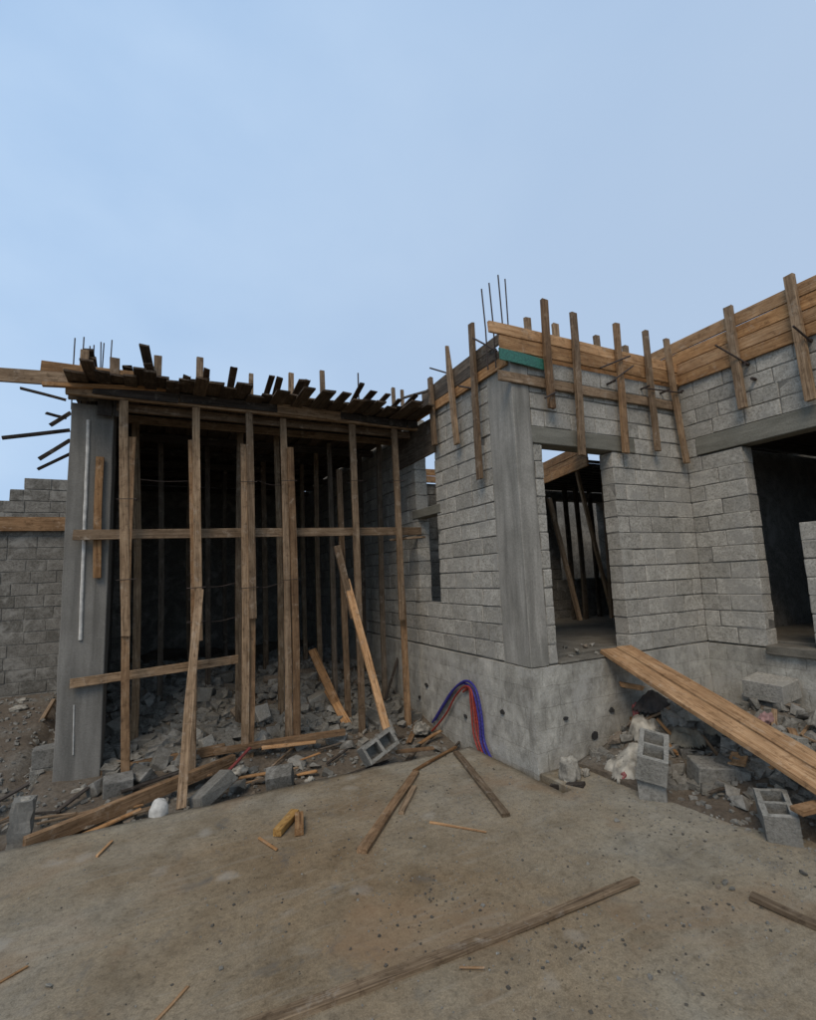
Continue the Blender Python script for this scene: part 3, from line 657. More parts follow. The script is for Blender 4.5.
def tie(p, hx, hy, e):          # twist of binding wire round the lap
    P = [Vector((p.x-hx, p.y-hy, p.z)), Vector((p.x+hx, p.y-hy, p.z+.008)), Vector((p.x+hx, p.y+hy, p.z+.012)), Vector((p.x-hx, p.y+hy, p.z+.004)), Vector((p.x-hx, p.y-hy, p.z))]
    tube_mb(P, .005, 5).build('wire_tie', M_REBAR, e)
G = 'props of the front row under the porch deck'
FYP = 6.46
e = prop([pp((126, 775), (132, 437), FYP, .085, M_PROP, foot=True), pp((126, 636), (124, 395), FYP-.05, .09, head=True)], 'front prop of two lapped poles standing next to the porch column', G)
tie(at(127, 500, Y=FYP-.03), .10, .06, e); tie(at(127, 580, Y=FYP-.03), .10, .06, e)
e = prop([pp((192, 770), (195, 600), FYP+.02, .08, foot=True), pp((195, 650), (192, 441), FYP, .085, M_PROP), pp((199, 640), (196, 402), FYP-.05, .085, head=True)], 'front prop with the leaning pole at its foot, second from the porch column', G)
tie(at(196, 588, Y=FYP-.02), .10, .07, e); tie(at(196, 622, Y=FYP-.02), .10, .07, e)
e = prop([pp((245, 745), (244, 444), FYP, .085, foot=True), pp((253, 618), (249, 420), FYP-.05, .085, head=True), pp((250, 745), (252, 600), FYP+.01, .075, M_PROP, foot=True)], 'front prop of three lapped poles, third from the porch column, where the low rail ends', G)
tie(at(248, 483, Y=FYP-.02), .10, .07, e); tie(at(249, 588, Y=FYP-.02), .10, .07, e)
e = prop([pp((297, 740), (290, 448), FYP-.02, .085, M_PROP, foot=True), pp((289, 740), (283, 424), FYP+.03, .085, head=True, foot=True)], 'front prop of two long poles, fourth from the porch column', G)
tie(at(288, 482, Y=FYP), .10, .08, e); tie(at(291, 580, Y=FYP), .10, .08, e)
e = prop([pp((362, 735), (357, 590), FYP+.04, .085, foot=True), pp((359, 622), (352, 430), FYP-.03, .09, head=True)], 'front prop that the yellowish raking brace leans against', G)
tie(at(355, 482, Y=FYP), .09, .08, e)
e = prop([pp((349, 730), (339, 470), FYP+.45, .08, foot=True)], 'plain timber prop standing close behind the propped brace', None)
e = prop([pp((408, 720), (400, 560), FYP+.03, .085, M_PROP, foot=True), pp((402, 620), (394, 432), FYP-.03, .085, head=True)], 'front prop next to the house side wall at the end of the level rail', G)
tie(at(397, 482, Y=FYP), .09, .08, e)
# the pole leaning forward onto the slab edge
a = at(181, 812, Y=5.32); b = at(200, 590, Y=6.36)
o = timber('timber_pole', (a.x, a.y, -.02), b, .085, .05, M_OLD, None, (0, 1, 0)); tag(o, 'sawn pole leaning out from the front props down to the slab edge', 'pole')
# raking brace
e = empty('raking_brace', at(389, 742, Y=5.75)); tag(e, 'yellowish raking brace leaning against the front props above the hollow block', 'brace')
A_ = at(390, 742, Y=5.75); A_.z = max(A_.z, gz(A_.x, A_.y)-.02)
timber('pole', A_, at(346, 580, Y=6.33), .09, .045, M_PINE, e, (0, 1, 0)); timber('splice', at(354, 618, Y=6.25), at(337, 546, Y=6.36), .09, .045, M_OLD, e, (0, 1, 0))
# rails
o = timber('rail', at(73, 535, Y=6.60), at(421, 531, Y=6.555), .115, .03, M_OLD, None, (0, 1, 0), bow=.002); tag(o, 'long level rail tied across the props at mid height', 'rail')
o = timber('rail', at(70, 684, Y=6.64), at(238, 659, Y=6.64), .10, .03, M_OLD, None, (0, 1, 0), bow=.004); tag(o, 'short sloping rail low on the porch column and props', 'rail')
o = timber('batten', at(97, 578, Y=6.66), at(100, 457, Y=6.66), .08, .03, M_PINED, None, (0, 1, 0)); tag(o, 'short brown batten strapped upright to the porch column face', 'batten')
o = timber('batten', at(424, 537, X=3.36), at(391, 540, X=3.1), .07, .03, M_OLD, None, (0, 0, 1)); tag(o, 'pale batten end poking past the end of the level rail', 'batten')
# inner rows; darker timber stands in for the dimness of the porch
G2 = 'props of the inner rows under the porch deck'; L2 = 'dim timber prop standing among the rubble inside the porch'
rs = random.Random(5)
for (xt, yt, xb, yb, Y_) in ((135, 430, 134, 745, 7.25), (276, 445, 281, 700, 7.3), (329, 458, 335, 690, 7.5), (379, 450, 385, 700, 7.3), (240, 450, 239, 705, 7.35), (316, 470, 321, 690, 8.2), (160, 470, 160, 690, 8.3), (207, 470, 208, 690, 8.3),
                          (263, 480, 266, 680, 9.1), (302, 480, 306, 680, 9.1), (360, 480, 364, 670, 8.2), (190, 480, 190, 680, 9.1), (368, 490, 371, 660, 9.1), (225, 490, 226, 670, 10.0), (345, 490, 348, 660, 10.0)):
    T_ = at(xt, yt, Y=Y_); B_ = at(xb, yb, Y=Y_); Bz = gz(B_.x, Y_)-.02
    prop([((B_.x, Y_, Bz), (T_.x, Y_, DZ-.13), rs.choice((.075, .09)), .05, rs.choice((M_GREYW, M_OLDG)))], L2, G2)
# wires between the props
for i, (a, b) in enumerate((((137, 479), (190, 481)), ((205, 587), (235, 583)), ((205, 622), (236, 617)), ((256, 480), (283, 486)), ((256, 588), (283, 582)))):
    o = tube_mb(smooth_path([at(*a, Y=6.5), at((a[0]+b[0])/2, (a[1]+b[1])/2+1.5, Y=6.5), at(*b, Y=6.5)], 4), .004, 5).build('tie_wire', M_REBAR)
    tag(o, 'thin binding wire stretched between two front props', 'wire', 'binding wires between the props')

# ================================================================ inside the house: dim deck, struts, boards over the far wall
idk = empty('room_deck', (6, 6, 3.6)); tag(idk, 'dark plank deck above the rooms, its edge boards seen through the facade door', 'formwork')
d0 = at(545, 480, Z=3.6); d1 = at(586, 461, Z=3.6)
for i in range(26):
    t = i/26; y0 = d1.y+.1+.05*i; x0_ = d1.x+(d0.x-d1.x)*min(1, (y0-d1.y)/(d0.y-d1.y))
    yy = d1.y+(7.58-d1.y)*(i+.5)/26
    xs = d1.x+(d0.x-d1.x)*min(1, max(0, (yy-d1.y)/(d0.y-d1.y)))
    if yy > d0.y: xs = 4.45
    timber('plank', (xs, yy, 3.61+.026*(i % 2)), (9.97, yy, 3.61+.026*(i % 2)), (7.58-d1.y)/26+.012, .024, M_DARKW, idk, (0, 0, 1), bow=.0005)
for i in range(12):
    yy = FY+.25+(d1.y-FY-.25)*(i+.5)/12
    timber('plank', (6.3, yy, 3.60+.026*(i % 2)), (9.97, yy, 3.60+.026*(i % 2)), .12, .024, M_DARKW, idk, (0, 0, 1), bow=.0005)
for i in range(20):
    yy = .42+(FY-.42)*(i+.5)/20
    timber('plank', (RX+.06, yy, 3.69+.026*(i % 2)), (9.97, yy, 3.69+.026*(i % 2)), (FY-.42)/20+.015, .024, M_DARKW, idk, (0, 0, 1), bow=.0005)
for i in range(9):  # unseen upper deck strip, added to darken the floor behind the facade door
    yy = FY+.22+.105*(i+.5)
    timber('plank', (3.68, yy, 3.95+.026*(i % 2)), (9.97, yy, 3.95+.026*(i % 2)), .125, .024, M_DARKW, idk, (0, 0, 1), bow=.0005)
for zc in (3.58, 3.70, 3.82):
    timber('edge_board', (d0.x-.05, d0.y+.1, zc), (d1.x-.03, d1.y-.06, zc), .135, .026, M_PINED, idk, (1, .3, 0))
LS = 'upright dark strut before the bright window of the inner room'
for i, (a, b) in enumerate((((576, 468), (612, 612)), ((549, 498), (580, 620)), ((602, 462), (612, 618)))):
    Yq = (5.6, 5.2, 5.5)[i]
    o = timber('timber_strut', at(*b, Y=Yq), at(*a, Y=Yq), .06, .045, M_OLD, None, (0, 1, 0)); tag(o, ('slanting strut propping the orange deck edge beyond the facade door', 'slanting strut close to the door jamb nearest the corner column', 'near-upright strut close to the other door jamb')[i], 'strut', 'struts in the room')
for (x, Yq) in ((570, 7.2), (581, 7.1), (595, 7.3)):
    p = at(x, 560, Y=Yq); o = timber('timber_strut', (p.x, Yq, Z0+.05), (p.x, Yq, 3.6), .09, .05, M_GREYW, None, (0, 1, 0)); tag(o, LS, 'strut', 'struts in the room')
bf = empty('edge_formwork', (4.5, 7.6, 3.6)); tag(bf, 'orange boards topping the inner wall glimpsed past the side window', 'formwork')
timber('board', (3.7, 7.57, 3.69), (6.6, 7.57, 3.69), .12, .026, M_PINE, bf, (0, 1, 0)); timber('board', (3.7, 7.575, 3.815), (6.6, 7.575, 3.81), .12, .026, M_PINED, bf, (0, 1, 0))

# plank on the boundary wall
o = timber('plank', at(-60, 524, Y=10.33), at(72, 524, Y=10.33), .24, .04, M_PINE, None, (0, 1, 0), bow=.001)
tag(o, 'orange plank fixed level across the dark grey wall behind the porch column', 'plank')

# ================================================================ LOOSE TIMBER ON THE SLAB
def lay(name, a, b, wd, th, mat, label, cat, z=0.0, zb=None, **k):
    A = at(*a, Z=z+th/2+.004); B = at(*b, Z=(z if zb is None else zb)+th/2+.004)
    o = timber(name, A, B, wd, th, mat, None, (0, 0, 1), **k); return tag(o, label, cat)
lay('timber_pole', (200, 1046), (636, 880), .082, .034, M_OLDG, 'long grey weathered pole lying across the slab', 'pole', taper=.68)
lay('timber_board', (362, 851), (416, 772), .085, .035, M_PROP, 'short thick brown board lying aslant on the slab with a thin stick at its end', 'board', taper=.85)
lay('timber_board', (456, 752), (506, 815), .068, .03, M_OLDG, 'dark grey board lying on the slab pointing away from the blue and red conduits', 'board')
lay('timber_stick', (414, 771), (456, 747), .03, .025, M_PINED, 'thin brown stick reaching from the thick brown board towards the conduits', 'stick', z=.0)
lay('timber_stick', (401, 813), (414, 787), .05, .03, M_OLD, 'short grey-brown stick under the thick brown board', 'stick')
lay('timber_stick', (430, 822), (486, 832), .028, .012, M_PINE, 'pale thin stick lying alone on the slab', 'stick', taper=.6)
lay('timber_pole', (751, 896), (870, 948), .055, .035, M_OLDG, 'grey pole end lying on the slab below the leaning planks', 'pole')
lay('timber_offcut', (277, 833), (295, 812), .075, .05, M_YEL, 'bright yellow wood offcut on the slab', 'offcut')
lay('timber_offcut', (299, 832), (299, 815), .07, .055, M_PINED, 'darker orange wood offcut touching the yellow one', 'offcut')
lay('timber_stick', (259, 838), (277, 850), .022, .01, M_PINED, 'thin curved splinter beside the yellow offcut', 'stick')
lay('timber_stick', (97, 856), (112, 841), .02, .012, M_PINE, 'tiny pale splinter near the slab edge by the leaning pole', 'stick')
lay('timber_stick', (155, 1022), (188, 986), .016, .01, M_PINE, 'pale straight splinter lying near the butt of the long grey pole', 'stick')
lay('timber_stick', (-5, 985), (28, 966), .014, .008, M_PINED, 'faint brown splinter alone on the bare slab', 'stick')
lay('timber_stick', (460, 967), (484, 968), .012, .006, M_PINE, 'tiny yellow splinter beside the long grey pole', 'stick')

# leaning planks at the door sill
Sx = Vector((4.481, 4.236, 1.075)); Ex = Vector((4.01, 1.04, .05)); u_ = (Ex-Sx).normalized(); n_ = u_.cross(Vector((0, 0, 1))).normalized()
if n_.x < 0: n_ = -n_
nz_ = u_.cross(n_);  nz_ = nz_ if nz_.z > 0 else -nz_
o = timber('plank', Sx+n_*.11, Ex+n_*.11, .225, .045, M_PINE, None, nz_, bow=.002); tag(o, 'fresh orange plank leaning from the facade door sill, thicker of the pair', 'plank')
o = timber('plank', Sx+n_*.345+u_*-.02+nz_*.012, Ex+n_*.345+nz_*.012, .21, .03, M_PINE, None, nz_, bow=.002); tag(o, 'thinner orange plank leaning beside the thick one, next to the inner corner', 'plank')

# ================================================================ RUBBLE
_ch = []
def chunk_meshes(mat, n=8, sq=(1, .8, .6), seed=0):
    rs = random.Random(seed); out_ = []
    for i in range(n):
        bm = bmesh.new()
        for _k in range(13):
            p = Vector((rs.uniform(-1, 1), rs.uniform(-1, 1), rs.uniform(-1, 1)))
            m_ = max(abs(p.x), abs(p.y), abs(p.z)); p = p/m_*rs.uniform(.7, 1)
            bm.verts.new((p.x*.5*sq[0], p.y*.5*sq[1], p.z*.5*sq[2]))
        r_ = bmesh.ops.convex_hull(bm, input=bm.verts)
        bmesh.ops.delete(bm, geom=[q for q in r_['geom_interior'] if isinstance(q, bmesh.types.BMVert)], context='VERTS')
        me = bpy.data.meshes.new('chunk'); bm.to_mesh(me); bm.free(); me.materials.append(mat); out_.append(me)
    return out_
M_RUB3 = mat_block('rubble_pale', (.27, .252, .215), (.40, .372, .32)); M_RUB4 = mat_plain('rubble_dusty_brown', (.21, .165, .118), .95, 0, .5, 9, .5)
CH1 = chunk_meshes(M_RUB2, 8, (1, .75, .6), 1)+chunk_meshes(M_RUB, 5, (1, .8, .5), 2)+chunk_meshes(M_RUB3, 5, (1, .7, .55), 3)+chunk_meshes(M_RUB4, 3, (1, .8, .6), 4)
CHB = []                                             # squarish broken blocks
for i in range(6):
    rs2 = random.Random(50+i); bm = bmesh.new(); bmesh.ops.create_cube(bm, size=1)
    for v in bm.verts: v.co = Vector((v.co.x*rs2.uniform(.8, 1.1), v.co.y*rs2.uniform(.5, .62), v.co.z*rs2.uniform(.48, .6)))
    bmesh.ops.bevel(bm, geom=bm.edges[:], offset=.035, segments=1, affect='EDGES')
    for v in bm.verts: v.co += Vector([rs2.uniform(-.02, .02) for _k in range(3)])
    me = bpy.data.meshes.new('broken_block'); bm.to_mesh(me); bm.free(); me.materials.append((M_RUB2, M_RUB3)[i % 2]); CHB.append(me)
def scatter_mesh(name, spots, mat, label, kind='stuff'):
    mb = MB(); rs = random.Random(len(spots))
    for (x, y, z, s) in spots:
        P = []
        for sx in (-1, 1):
            for sy in (-1, 1):
                for sz in (-1, 1): P.append(Vector((sx*s*rs.uniform(.25, .55), sy*s*rs.uniform(.25, .55), sz*s*rs.uniform(.15, .4))))
        q = Matrix.Rotation(rs.uniform(0, 6.28), 3, Vector((rs.uniform(-.4, .4), rs.uniform(-.4, .4), 1)))
        mb.add([q @ p+Vector((x, y, z)) for p in P], [(0, 1, 3, 2), (4, 6, 7, 5), (0, 4, 5, 1), (2, 3, 7, 6), (0, 2, 6, 4), (1, 5, 7, 3)])
    o = mb.build(name, mat, mat4=Matrix.Identity(4)); return tag(o, label, None, None, kind)
def place_chunk(name, me, x, y, z, s, label, cat, group, rs, flat=.5):
    m4 = Matrix.Translation((x, y, z)) @ Matrix.Rotation(rs.uniform(0, 6.28), 4, 'Z') @ Matrix.Rotation(rs.uniform(-flat, flat), 4, 'X') @ Matrix.Rotation(rs.uniform(-flat, flat), 4, 'Y') @ Matrix.Diagonal((s, s, s, 1))
    o = obj(name, me, m4); return tag(o, label, cat, group)
rs = random.Random(99); n = 0; taken = []
tries = 0
while n < 150 and tries < 5000:
    tries += 1
    x = rs.uniform(-.5, 3.3); y = 6.35+rs.random()**1.25*3.6
    s = rs.choice((.12, .15, .18, .22, .26, .3, .36))
    if any((x-a)**2+(y-b)**2 < (.42*(s+c))**2 for a, b, c in taken): continue
    taken.append((x, y, s)); n += 1
    big = s > .24 and rs.random() < .6
    place_chunk('rubble_chunk', rs.choice(CHB) if big else rs.choice(CH1), x, y, gz(x, y)+s*.16, s, 'grey broken piece in the rubble heap under the porch deck', 'rubble', 'rubble heap under the porch deck', rs, .6)
sp = [(x, y, gz(x, y)+rs.uniform(.0, .06), rs.uniform(.07, .2)) for x, y in ((rs.uniform(-.6, 3.35), 6.6+rs.random()*4.5) for _k in range(1500))]
scatter_mesh('rubble_mass', sp, M_RUB2, 'grey broken block fragments packed between the larger pieces inside the porch')
# smaller chunks along the strip in front of the porch
n = 0; tries = 0; taken = []
while n < 75 and tries < 6000:
    tries += 1
    x = rs.uniform(-1.9, 3.3); y = 5.36+rs.random()*1.15
    if x < -.45 and y > 6.4: continue
    s = rs.choice((.06, .08, .1, .12, .15, .2, .24))
    if any((x-a)**2+(y-b)**2 < (.45*(s+c))**2 for a, b, c in taken): continue
    taken.append((x, y, s)); n += 1
    place_chunk('rubble_chunk', rs.choice(CH1+CHB[:3]), x, y, gz(x, y)+s*.17, s, 'small broken piece scattered between the slab edge and the front props', 'rubble', 'rubble along the slab edge', rs, .6)
for i in range(34):
    x = rs.uniform(-1.7, 3.2); y = rs.uniform(5.35, 6.3); a_ = rs.uniform(-.5, .9); l_ = rs.uniform(.18, .6)
    x2 = x+math.cos(a_)*l_; y2 = max(5.33, y+math.sin(a_)*l_)
    o = timber('timber_scrap', (x, y, gz(x, y)+.04), (x2, y2, gz(x2, y2)+.05+rs.uniform(0, .06)), rs.choice((.02, .03, .05, .07)), .02, rs.choice((M_OLD, M_PROP, M_PINED, M_GREYW, M_DARKW)), None, (0, 0, 1), jag=.02)
    tag(o, 'short timber scrap strewn between the slab edge and the front props', 'scrap', 'timber scraps along the slab edge')
sp = [(x, y, gz(x, y)+.01, rs.uniform(.015, .06)) for x, y in ((rs.uniform(-3, 3.3), 5.28+rs.random()*5) for _k in range(2300)) if not (-1.1 < x < -.4 and 6.6 < y < 7.2)]
scatter_mesh('rubble_gravel', sp, M_RUB, 'small crushed rubble and gravel filling the porch floor')

# ================================================================ LOOSE BLOCKS
def hollow_mesh(mat, seed, L_=.4, W_=.2, H_=.2, blind=True):
    rs = random.Random(seed); xs = [0, .032, .184, .216, .368, .4]; ys = [0, .034, .166, .2]
    xs = [q/.4*L_-L_/2 for q in xs]; ys = [q/.2*W_-W_/2 for q in ys]
    vid = {}; v = []; f = []
    def V(i, j, k):
        if (i, j, k) not in vid:
            vid[(i, j, k)] = len(v); z = H_/2 if k == 1 else (-H_/2 if k == 0 else -H_/2+.035)
            jit = .004
            v.append((xs[i]+rs.uniform(-jit, jit), ys[j]+rs.uniform(-jit, jit), z+rs.uniform(-jit, jit)))
        return vid[(i, j, k)]
    for i in range(5):
        for j in range(3):
            if (i, j) in ((1, 1), (3, 1)):
                q = ((i, j), (i+1, j), (i+1, j+1), (i, j+1))
                for a, b in zip(q, q[1:]+q[:1]): f.append((V(*b, 1), V(*a, 1), V(*a, 2), V(*b, 2)))
                f.append(tuple(V(*c, 2) for c in q))
            else: f.append((V(i, j, 1), V(i+1, j, 1), V(i+1, j+1, 1), V(i, j+1, 1)))
            f.append((V(i, j+1, 0), V(i+1, j+1, 0), V(i+1, j, 0), V(i, j, 0)))
    for i in range(5):
        f.append((V(i, 0, 0), V(i+1, 0, 0), V(i+1, 0, 1), V(i, 0, 1))); f.append((V(i+1, 3, 0), V(i, 3, 0), V(i, 3, 1), V(i+1, 3, 1)))
    for j in range(3):
        f.append((V(0, j+1, 0), V(0, j, 0), V(0, j, 1), V(0, j+1, 1))); f.append((V(5, j, 0), V(5, j+1, 0), V(5, j+1, 1), V(5, j, 1)))
    return mesh('hollow_block', v, f, mat)
M_LOOSE = mat_block('loose_block', (.19, .18, .16), (.29, .275, .24))
def axes(ax, zdir, loc):
    x = Vector(ax).normalized(); z = Vector(zdir); z = (z-x*z.dot(x)).normalized(); y = z.cross(x)
    m4 = Matrix((x, y, z)).transposed().to_4x4(); m4.translation = Vector(loc); return m4
def hblock(loc, ax, zd, label, seed, hollow=True, dims=(.4, .2, .2), mat=None):
    if hollow: me = hollow_mesh(mat or M_LOOSE, seed, *dims)
    else: me = block_mesh(dims[0], dims[1], dims[2], mat or M_LOOSE, seed % 6)
    o = obj('hollow_block' if hollow else 'concrete_block', me, axes(ax, zd, loc)); return tag(o, label, 'block')
# by the door facade
lm = at(637, 802, Z=0); A1 = Vector((.80, .60, 0)); A2 = Vector((.60, -.80, 0)); c_ = lm+A1*.235+A2*.11
hblock((c_.x+.05, c_.y+.02, .11), A1, (0, 0, 1), 'hollow block lying flat on the ground beneath the tilted one', 1, True, (.45, .22, .22))
hblock((c_.x-.0, c_.y-.05, .325), (.80, .56, .24), (-.16, -.32, .93), 'hollow block with two open cells propped tilted on another block', 2, True, (.46, .24, .22))
p = at(731, 800, Z=0); hblock((p.x+.10, p.y+.12, .125), (.86, -.5, -.06), (.05, -.14, 1), 'large plain faced block lying long side out under the leaning planks', 3, False, (.50, .24, .25))
p = at(795, 846, Z=0); hblock((p.x+.05, p.y+.12, .13), (.72, .58, .25), (-.50, -.30, .75), 'tipped hollow block with an orange board end on it, near the grey pole end', 4, True, (.30, .21, .24))
hblock((6.08, 3.36, .62), (0, 1, .02), (-.1, 0, 1), 'grey block bridging the top of the step under the wide doorway', 5, False, (.42, .34, .2), M_BLOCK)
hblock((6.14, 3.5, .38), (0, 1, 0), (0, 0, 1), 'grey block set on the debris under the doorway step block', 6, False, (.3, .26, .28), M_BLOCK)
hblock((6.16, 3.42, .12), (0, 1, 0), (0, 0, 1), 'bottom block of the rough step below the wide doorway', 7, False, (.42, .26, .25))
# by the porch
p = at(41, 786, Z=-.1); hblock((p.x, p.y+.1, -.05+.03), (1, .1, 0), (0, 0, 1), 'lower of two grey blocks stacked against the porch column', 8, False, (.24, .22, .2))
hblock((p.x+.01, p.y+.1, .18), (1, .05, .03), (0, 0, 1), 'upper of two grey blocks stacked against the porch column', 9, False, (.22, .22, .2))
p = at(117, 798, Z=-.1); hblock((p.x, p.y+.1, -.03), (1, .1, 0), (-.1, -.12, 1), 'single pale block lying between the two long brown timbers', 10, False, (.27, .2, .2))
p = at(381, 760, Z=.03); hblock((p.x+.02, p.y+.12, .13), (.88, .12, .36), (.15, -.85, .42), 'hollow block tipped to show both cells at the foot of the raking brace', 11)
p = at(282, 787, Z=-.05); hblock((p.x, p.y+.1, .0), (.9, -.3, .1), (0, -.3, 1), 'dark damp block lying by the slab edge below the fourth lapped prop', 12, False, (.26, .2, .17), M_RUB2)
p = at(205, 808, Z=-.08); me = CHB[2]
o = obj('concrete_slab_piece', me, axes((.75, .55, .30), (-.35, .1, .9), (p.x+.09, p.y+.12, .03)) @ Matrix.Diagonal((.46, .36, .26, 1))); tag(o, 'large tilted slab of broken concrete beside the foot of the leaning pole', 'rubble')
# upright concrete stub at the slab edge
p = at(16, 848, Z=-.1)
cb = bmesh.new(); bmesh.ops.create_cube(cb, size=1)
for v in cb.verts: v.co = Vector((v.co.x*.155, v.co.y*.14, (v.co.z+.5)*.40))
bmesh.ops.subdivide_edges(cb, edges=cb.edges[:], cuts=4, use_grid_fill=True)
for v in cb.verts:
    v.co += Vector((noise.noise(v.co*9)*.025, noise.noise(v.co*9+Vector((5, 0, 0)))*.025, noise.noise(v.co*7+Vector((0, 5, 0)))*.03*(v.co.z > .1)))
me = bpy.data.meshes.new('concrete_stub'); cb.to_mesh(me); cb.free(); me.materials.append(M_RUB)
st = obj('concrete_stub', me, Matrix.Translation((p.x, p.y+.08, -.15)) @ Matrix.Rotation(.06, 4, 'Y')); tag(st, 'upright stub of rough concrete with a white crust on top at the slab edge', 'stub')

# crumpled sacks and rags ------------------------------------------------
def crumple(name, loc, size, mat, label, cat, seed, rot=0, amp=.28, sub=4):
    bm = bmesh.new(); bmesh.ops.create_icosphere(bm, subdivisions=sub, radius=.5)
    off = Vector((seed*3.7, seed*1.3, seed*.7))
    for v in bm.verts:
        d = v.co.normalized(); q = d*1.7+off
        e = noise.noise(q*1.1)*.6 + (.5-abs(noise.noise(Vector((q.x*1.6, q.y*3.2, q.z*1.1)))))*.6 + (.4-abs(noise.noise(Vector((q.x*6.5, q.y*2.8, q.z*4)))))*.22
        v.co = d*(.42+amp*(e-.25)); v.co.z = max(v.co.z, -.22)
        v.co = Vector((v.co.x*size[0], v.co.y*size[1], (v.co.z+.2)*size[2]))
    me = bpy.data.meshes.new(name); bm.to_mesh(me); bm.free(); me.materials.append(mat); me.polygons.foreach_set('use_smooth', [True]*len(me.polygons))
    return tag(obj(name, me, Matrix.Translation(Vector(loc)) @ Matrix.Rotation(rot, 4, 'Z')), label, cat)
def sheet(name, loc, size, mat, label, cat, seed, rot=0, dome=.5, fold=.16):
    n_ = 46; v = []; f = []; ids = {}; off = Vector((seed*2.3, seed*4.1, seed))
    for j in range(n_+1):
        for i in range(n_+1):
            x = i/n_*2-1; y = j/n_*2-1; a = math.atan2(y, x); r = math.hypot(x, y)
            lim = .78+.2*noise.noise(Vector((math.cos(a)*1.6, math.sin(a)*1.6, seed)))+.06*noise.noise(Vector((math.cos(a)*6, math.sin(a)*6, seed)))
            if r > lim: continue
            t = r/lim; q = Vector((x, y, 0))+off
            wx = Vector((noise.noise(q*1.3), noise.noise(q*1.3+Vector((9, 0, 0))), 0))*.7
            h = dome*(1-t*t)*(.7+.5*noise.noise(q*1.2)) + fold*((.5-abs(noise.noise(q*2.0+wx)))*1.0+(.5-abs(noise.noise(q*4.3+wx*2)))*.5+(.5-abs(noise.noise(q*8.5+wx*3)))*.16)*(1-t**6)
            sx = wx*.10; ids[(i, j)] = len(v); v.append(((x+sx.x)*size[0]/2, (y+sx.y)*size[1]/2, h*size[2]))
    for j in range(n_):
        for i in range(n_):
            k_ = [(i, j), (i+1, j), (i+1, j+1), (i, j+1)]
            if all(c in ids for c in k_): f.append(tuple(ids[c] for c in k_))
    o = obj(name, mesh(name, v, f, mat, True), Matrix.Translation(Vector(loc)) @ Matrix.Rotation(rot, 4, 'Z'))
    md = o.modifiers.new('thickness', 'SOLIDIFY'); md.thickness = .004; md.offset = -1
    return tag(o, label, cat)
cap = crumple('crust', WM[st].translation+Vector((.03, 0, .37)), (.16, .13, .06), M_SACK, None, None, 3)
cap.parent = st; cap.matrix_basis = WM[st].inverted() @ WM[cap]

def heap_z(x, y):
    b = 0
    for (cx, cy, rx, ry, h) in ((5.25, 3.75, .95, .6, .42), (5.2, 2.95, .75, .7, .30), (4.55, 3.7, .55, .45, .20), (6.0, 3.3, .5, .9, .34), (5.3, 2.2, .7, .6, .2)):
        b = max(b, h*math.exp(-((x-cx)/rx)**2-((y-cy)/ry)**2))
    return apron_z(x, y)-.03+b*1.4+.02*fb(x, y, 6)*min(1, b*8)
hp = grid_solid('debris_heap', 3.9, 6.3, 1.4, 4.16, 48, 56, heap_z, M_EARTH, -.2)
tag(hp, 'low heap of earth and builders waste in the corner under the leaning planks', None, None, 'stuff')
W1 = lambda x, y, d=0: at(x, y, Y=d)
sheet('white_sack', (4.16, 3.70, .0), (.72, .62, .55), M_SACK, 'crumpled dirty white sack against the plinth beside the open-celled block', 'sack', 1, .4)
sheet('white_sack', (4.62, 3.82, .22), (.62, .5, .5), M_SACK, 'pale sack slumped higher on the heap behind the open-celled block', 'sack', 2, 1.1)
crumple('pale_lump', (3.60, 3.92, .0), (.26, .22, .34), M_SACK, 'pale lump of hardened cement bag at the plinth corner', 'lump', 5, .2, .2)
crumple('paper_scrap', (3.78, 3.90, .0), (.13, .09, .11), M_SACK, 'small white scrap beside the pale lump at the plinth corner', 'scrap', 6, .2)
sheet('dark_rag', (4.86, 3.90, .46), (.62, .42, .40), M_DARKSACK, 'dark sacking bundle on top of the heap under the plank ends', 'rag', 7)
sheet('grey_rag', (4.72, 3.45, .26), (.6, .45, .36), M_TEAL, 'grey-green rag spread on the heap under the leaning planks', 'rag', 8, .6)
sheet('grey_rag', (5.05, 3.25, .36), (.7, .5, .34), M_TEAL, 'larger grey-green rag folded beneath the middle of the planks', 'rag', 9, .2)
crumple('red_wrapper', (4.66, 3.98, .36), (.09, .08, .30), M_REDT, 'small red wrapper standing between the sacks and the plinth', 'wrapper', 10)
crumple('red_wrapper', (3.97, 3.58, .03), (.12, .08, .12), M_REDT, 'red printed corner of packaging at the foot of the white sack', 'wrapper', 12)
sheet('white_scrap', (5.75, 2.75, .42), (.4, .3, .3), M_SACK, 'white plastic scrap beyond the thin plank towards the doorway step', 'scrap', 13)
sheet('white_scrap', (4.75, 2.62, .12), (.4, .26, .3), M_SACK, 'white plastic scrap in the shade under the lower plank half', 'scrap', 14)
crumple('white_scrap', (4.36, 2.72, .0), (.14, .10, .06), M_SACK, 'flat white scrap on the ground beside the tipped hollow block', 'scrap', 15)
sheet('dark_rag', (5.9, 2.5, .36), (.5, .6, .3), M_DARKSACK, 'dark plastic bundle lying below the wide doorway', 'rag', 16)
crumple('pink_rag', (5.55, 3.15, .38), (.2, .14, .18), mat_plain('faded_pink_cloth', (.34, .2, .18), .85), 'faded pink cloth scrap on the heap behind the thin plank', 'rag', 17)
p = at(159, 816, Z=.0); crumple('white_bag', (p.x, p.y+.06, -.04), (.19, .16, .26), M_WHITE, 'round white plastic bag at the slab edge beside the leaning pole', 'bag', 18, 0, .08)
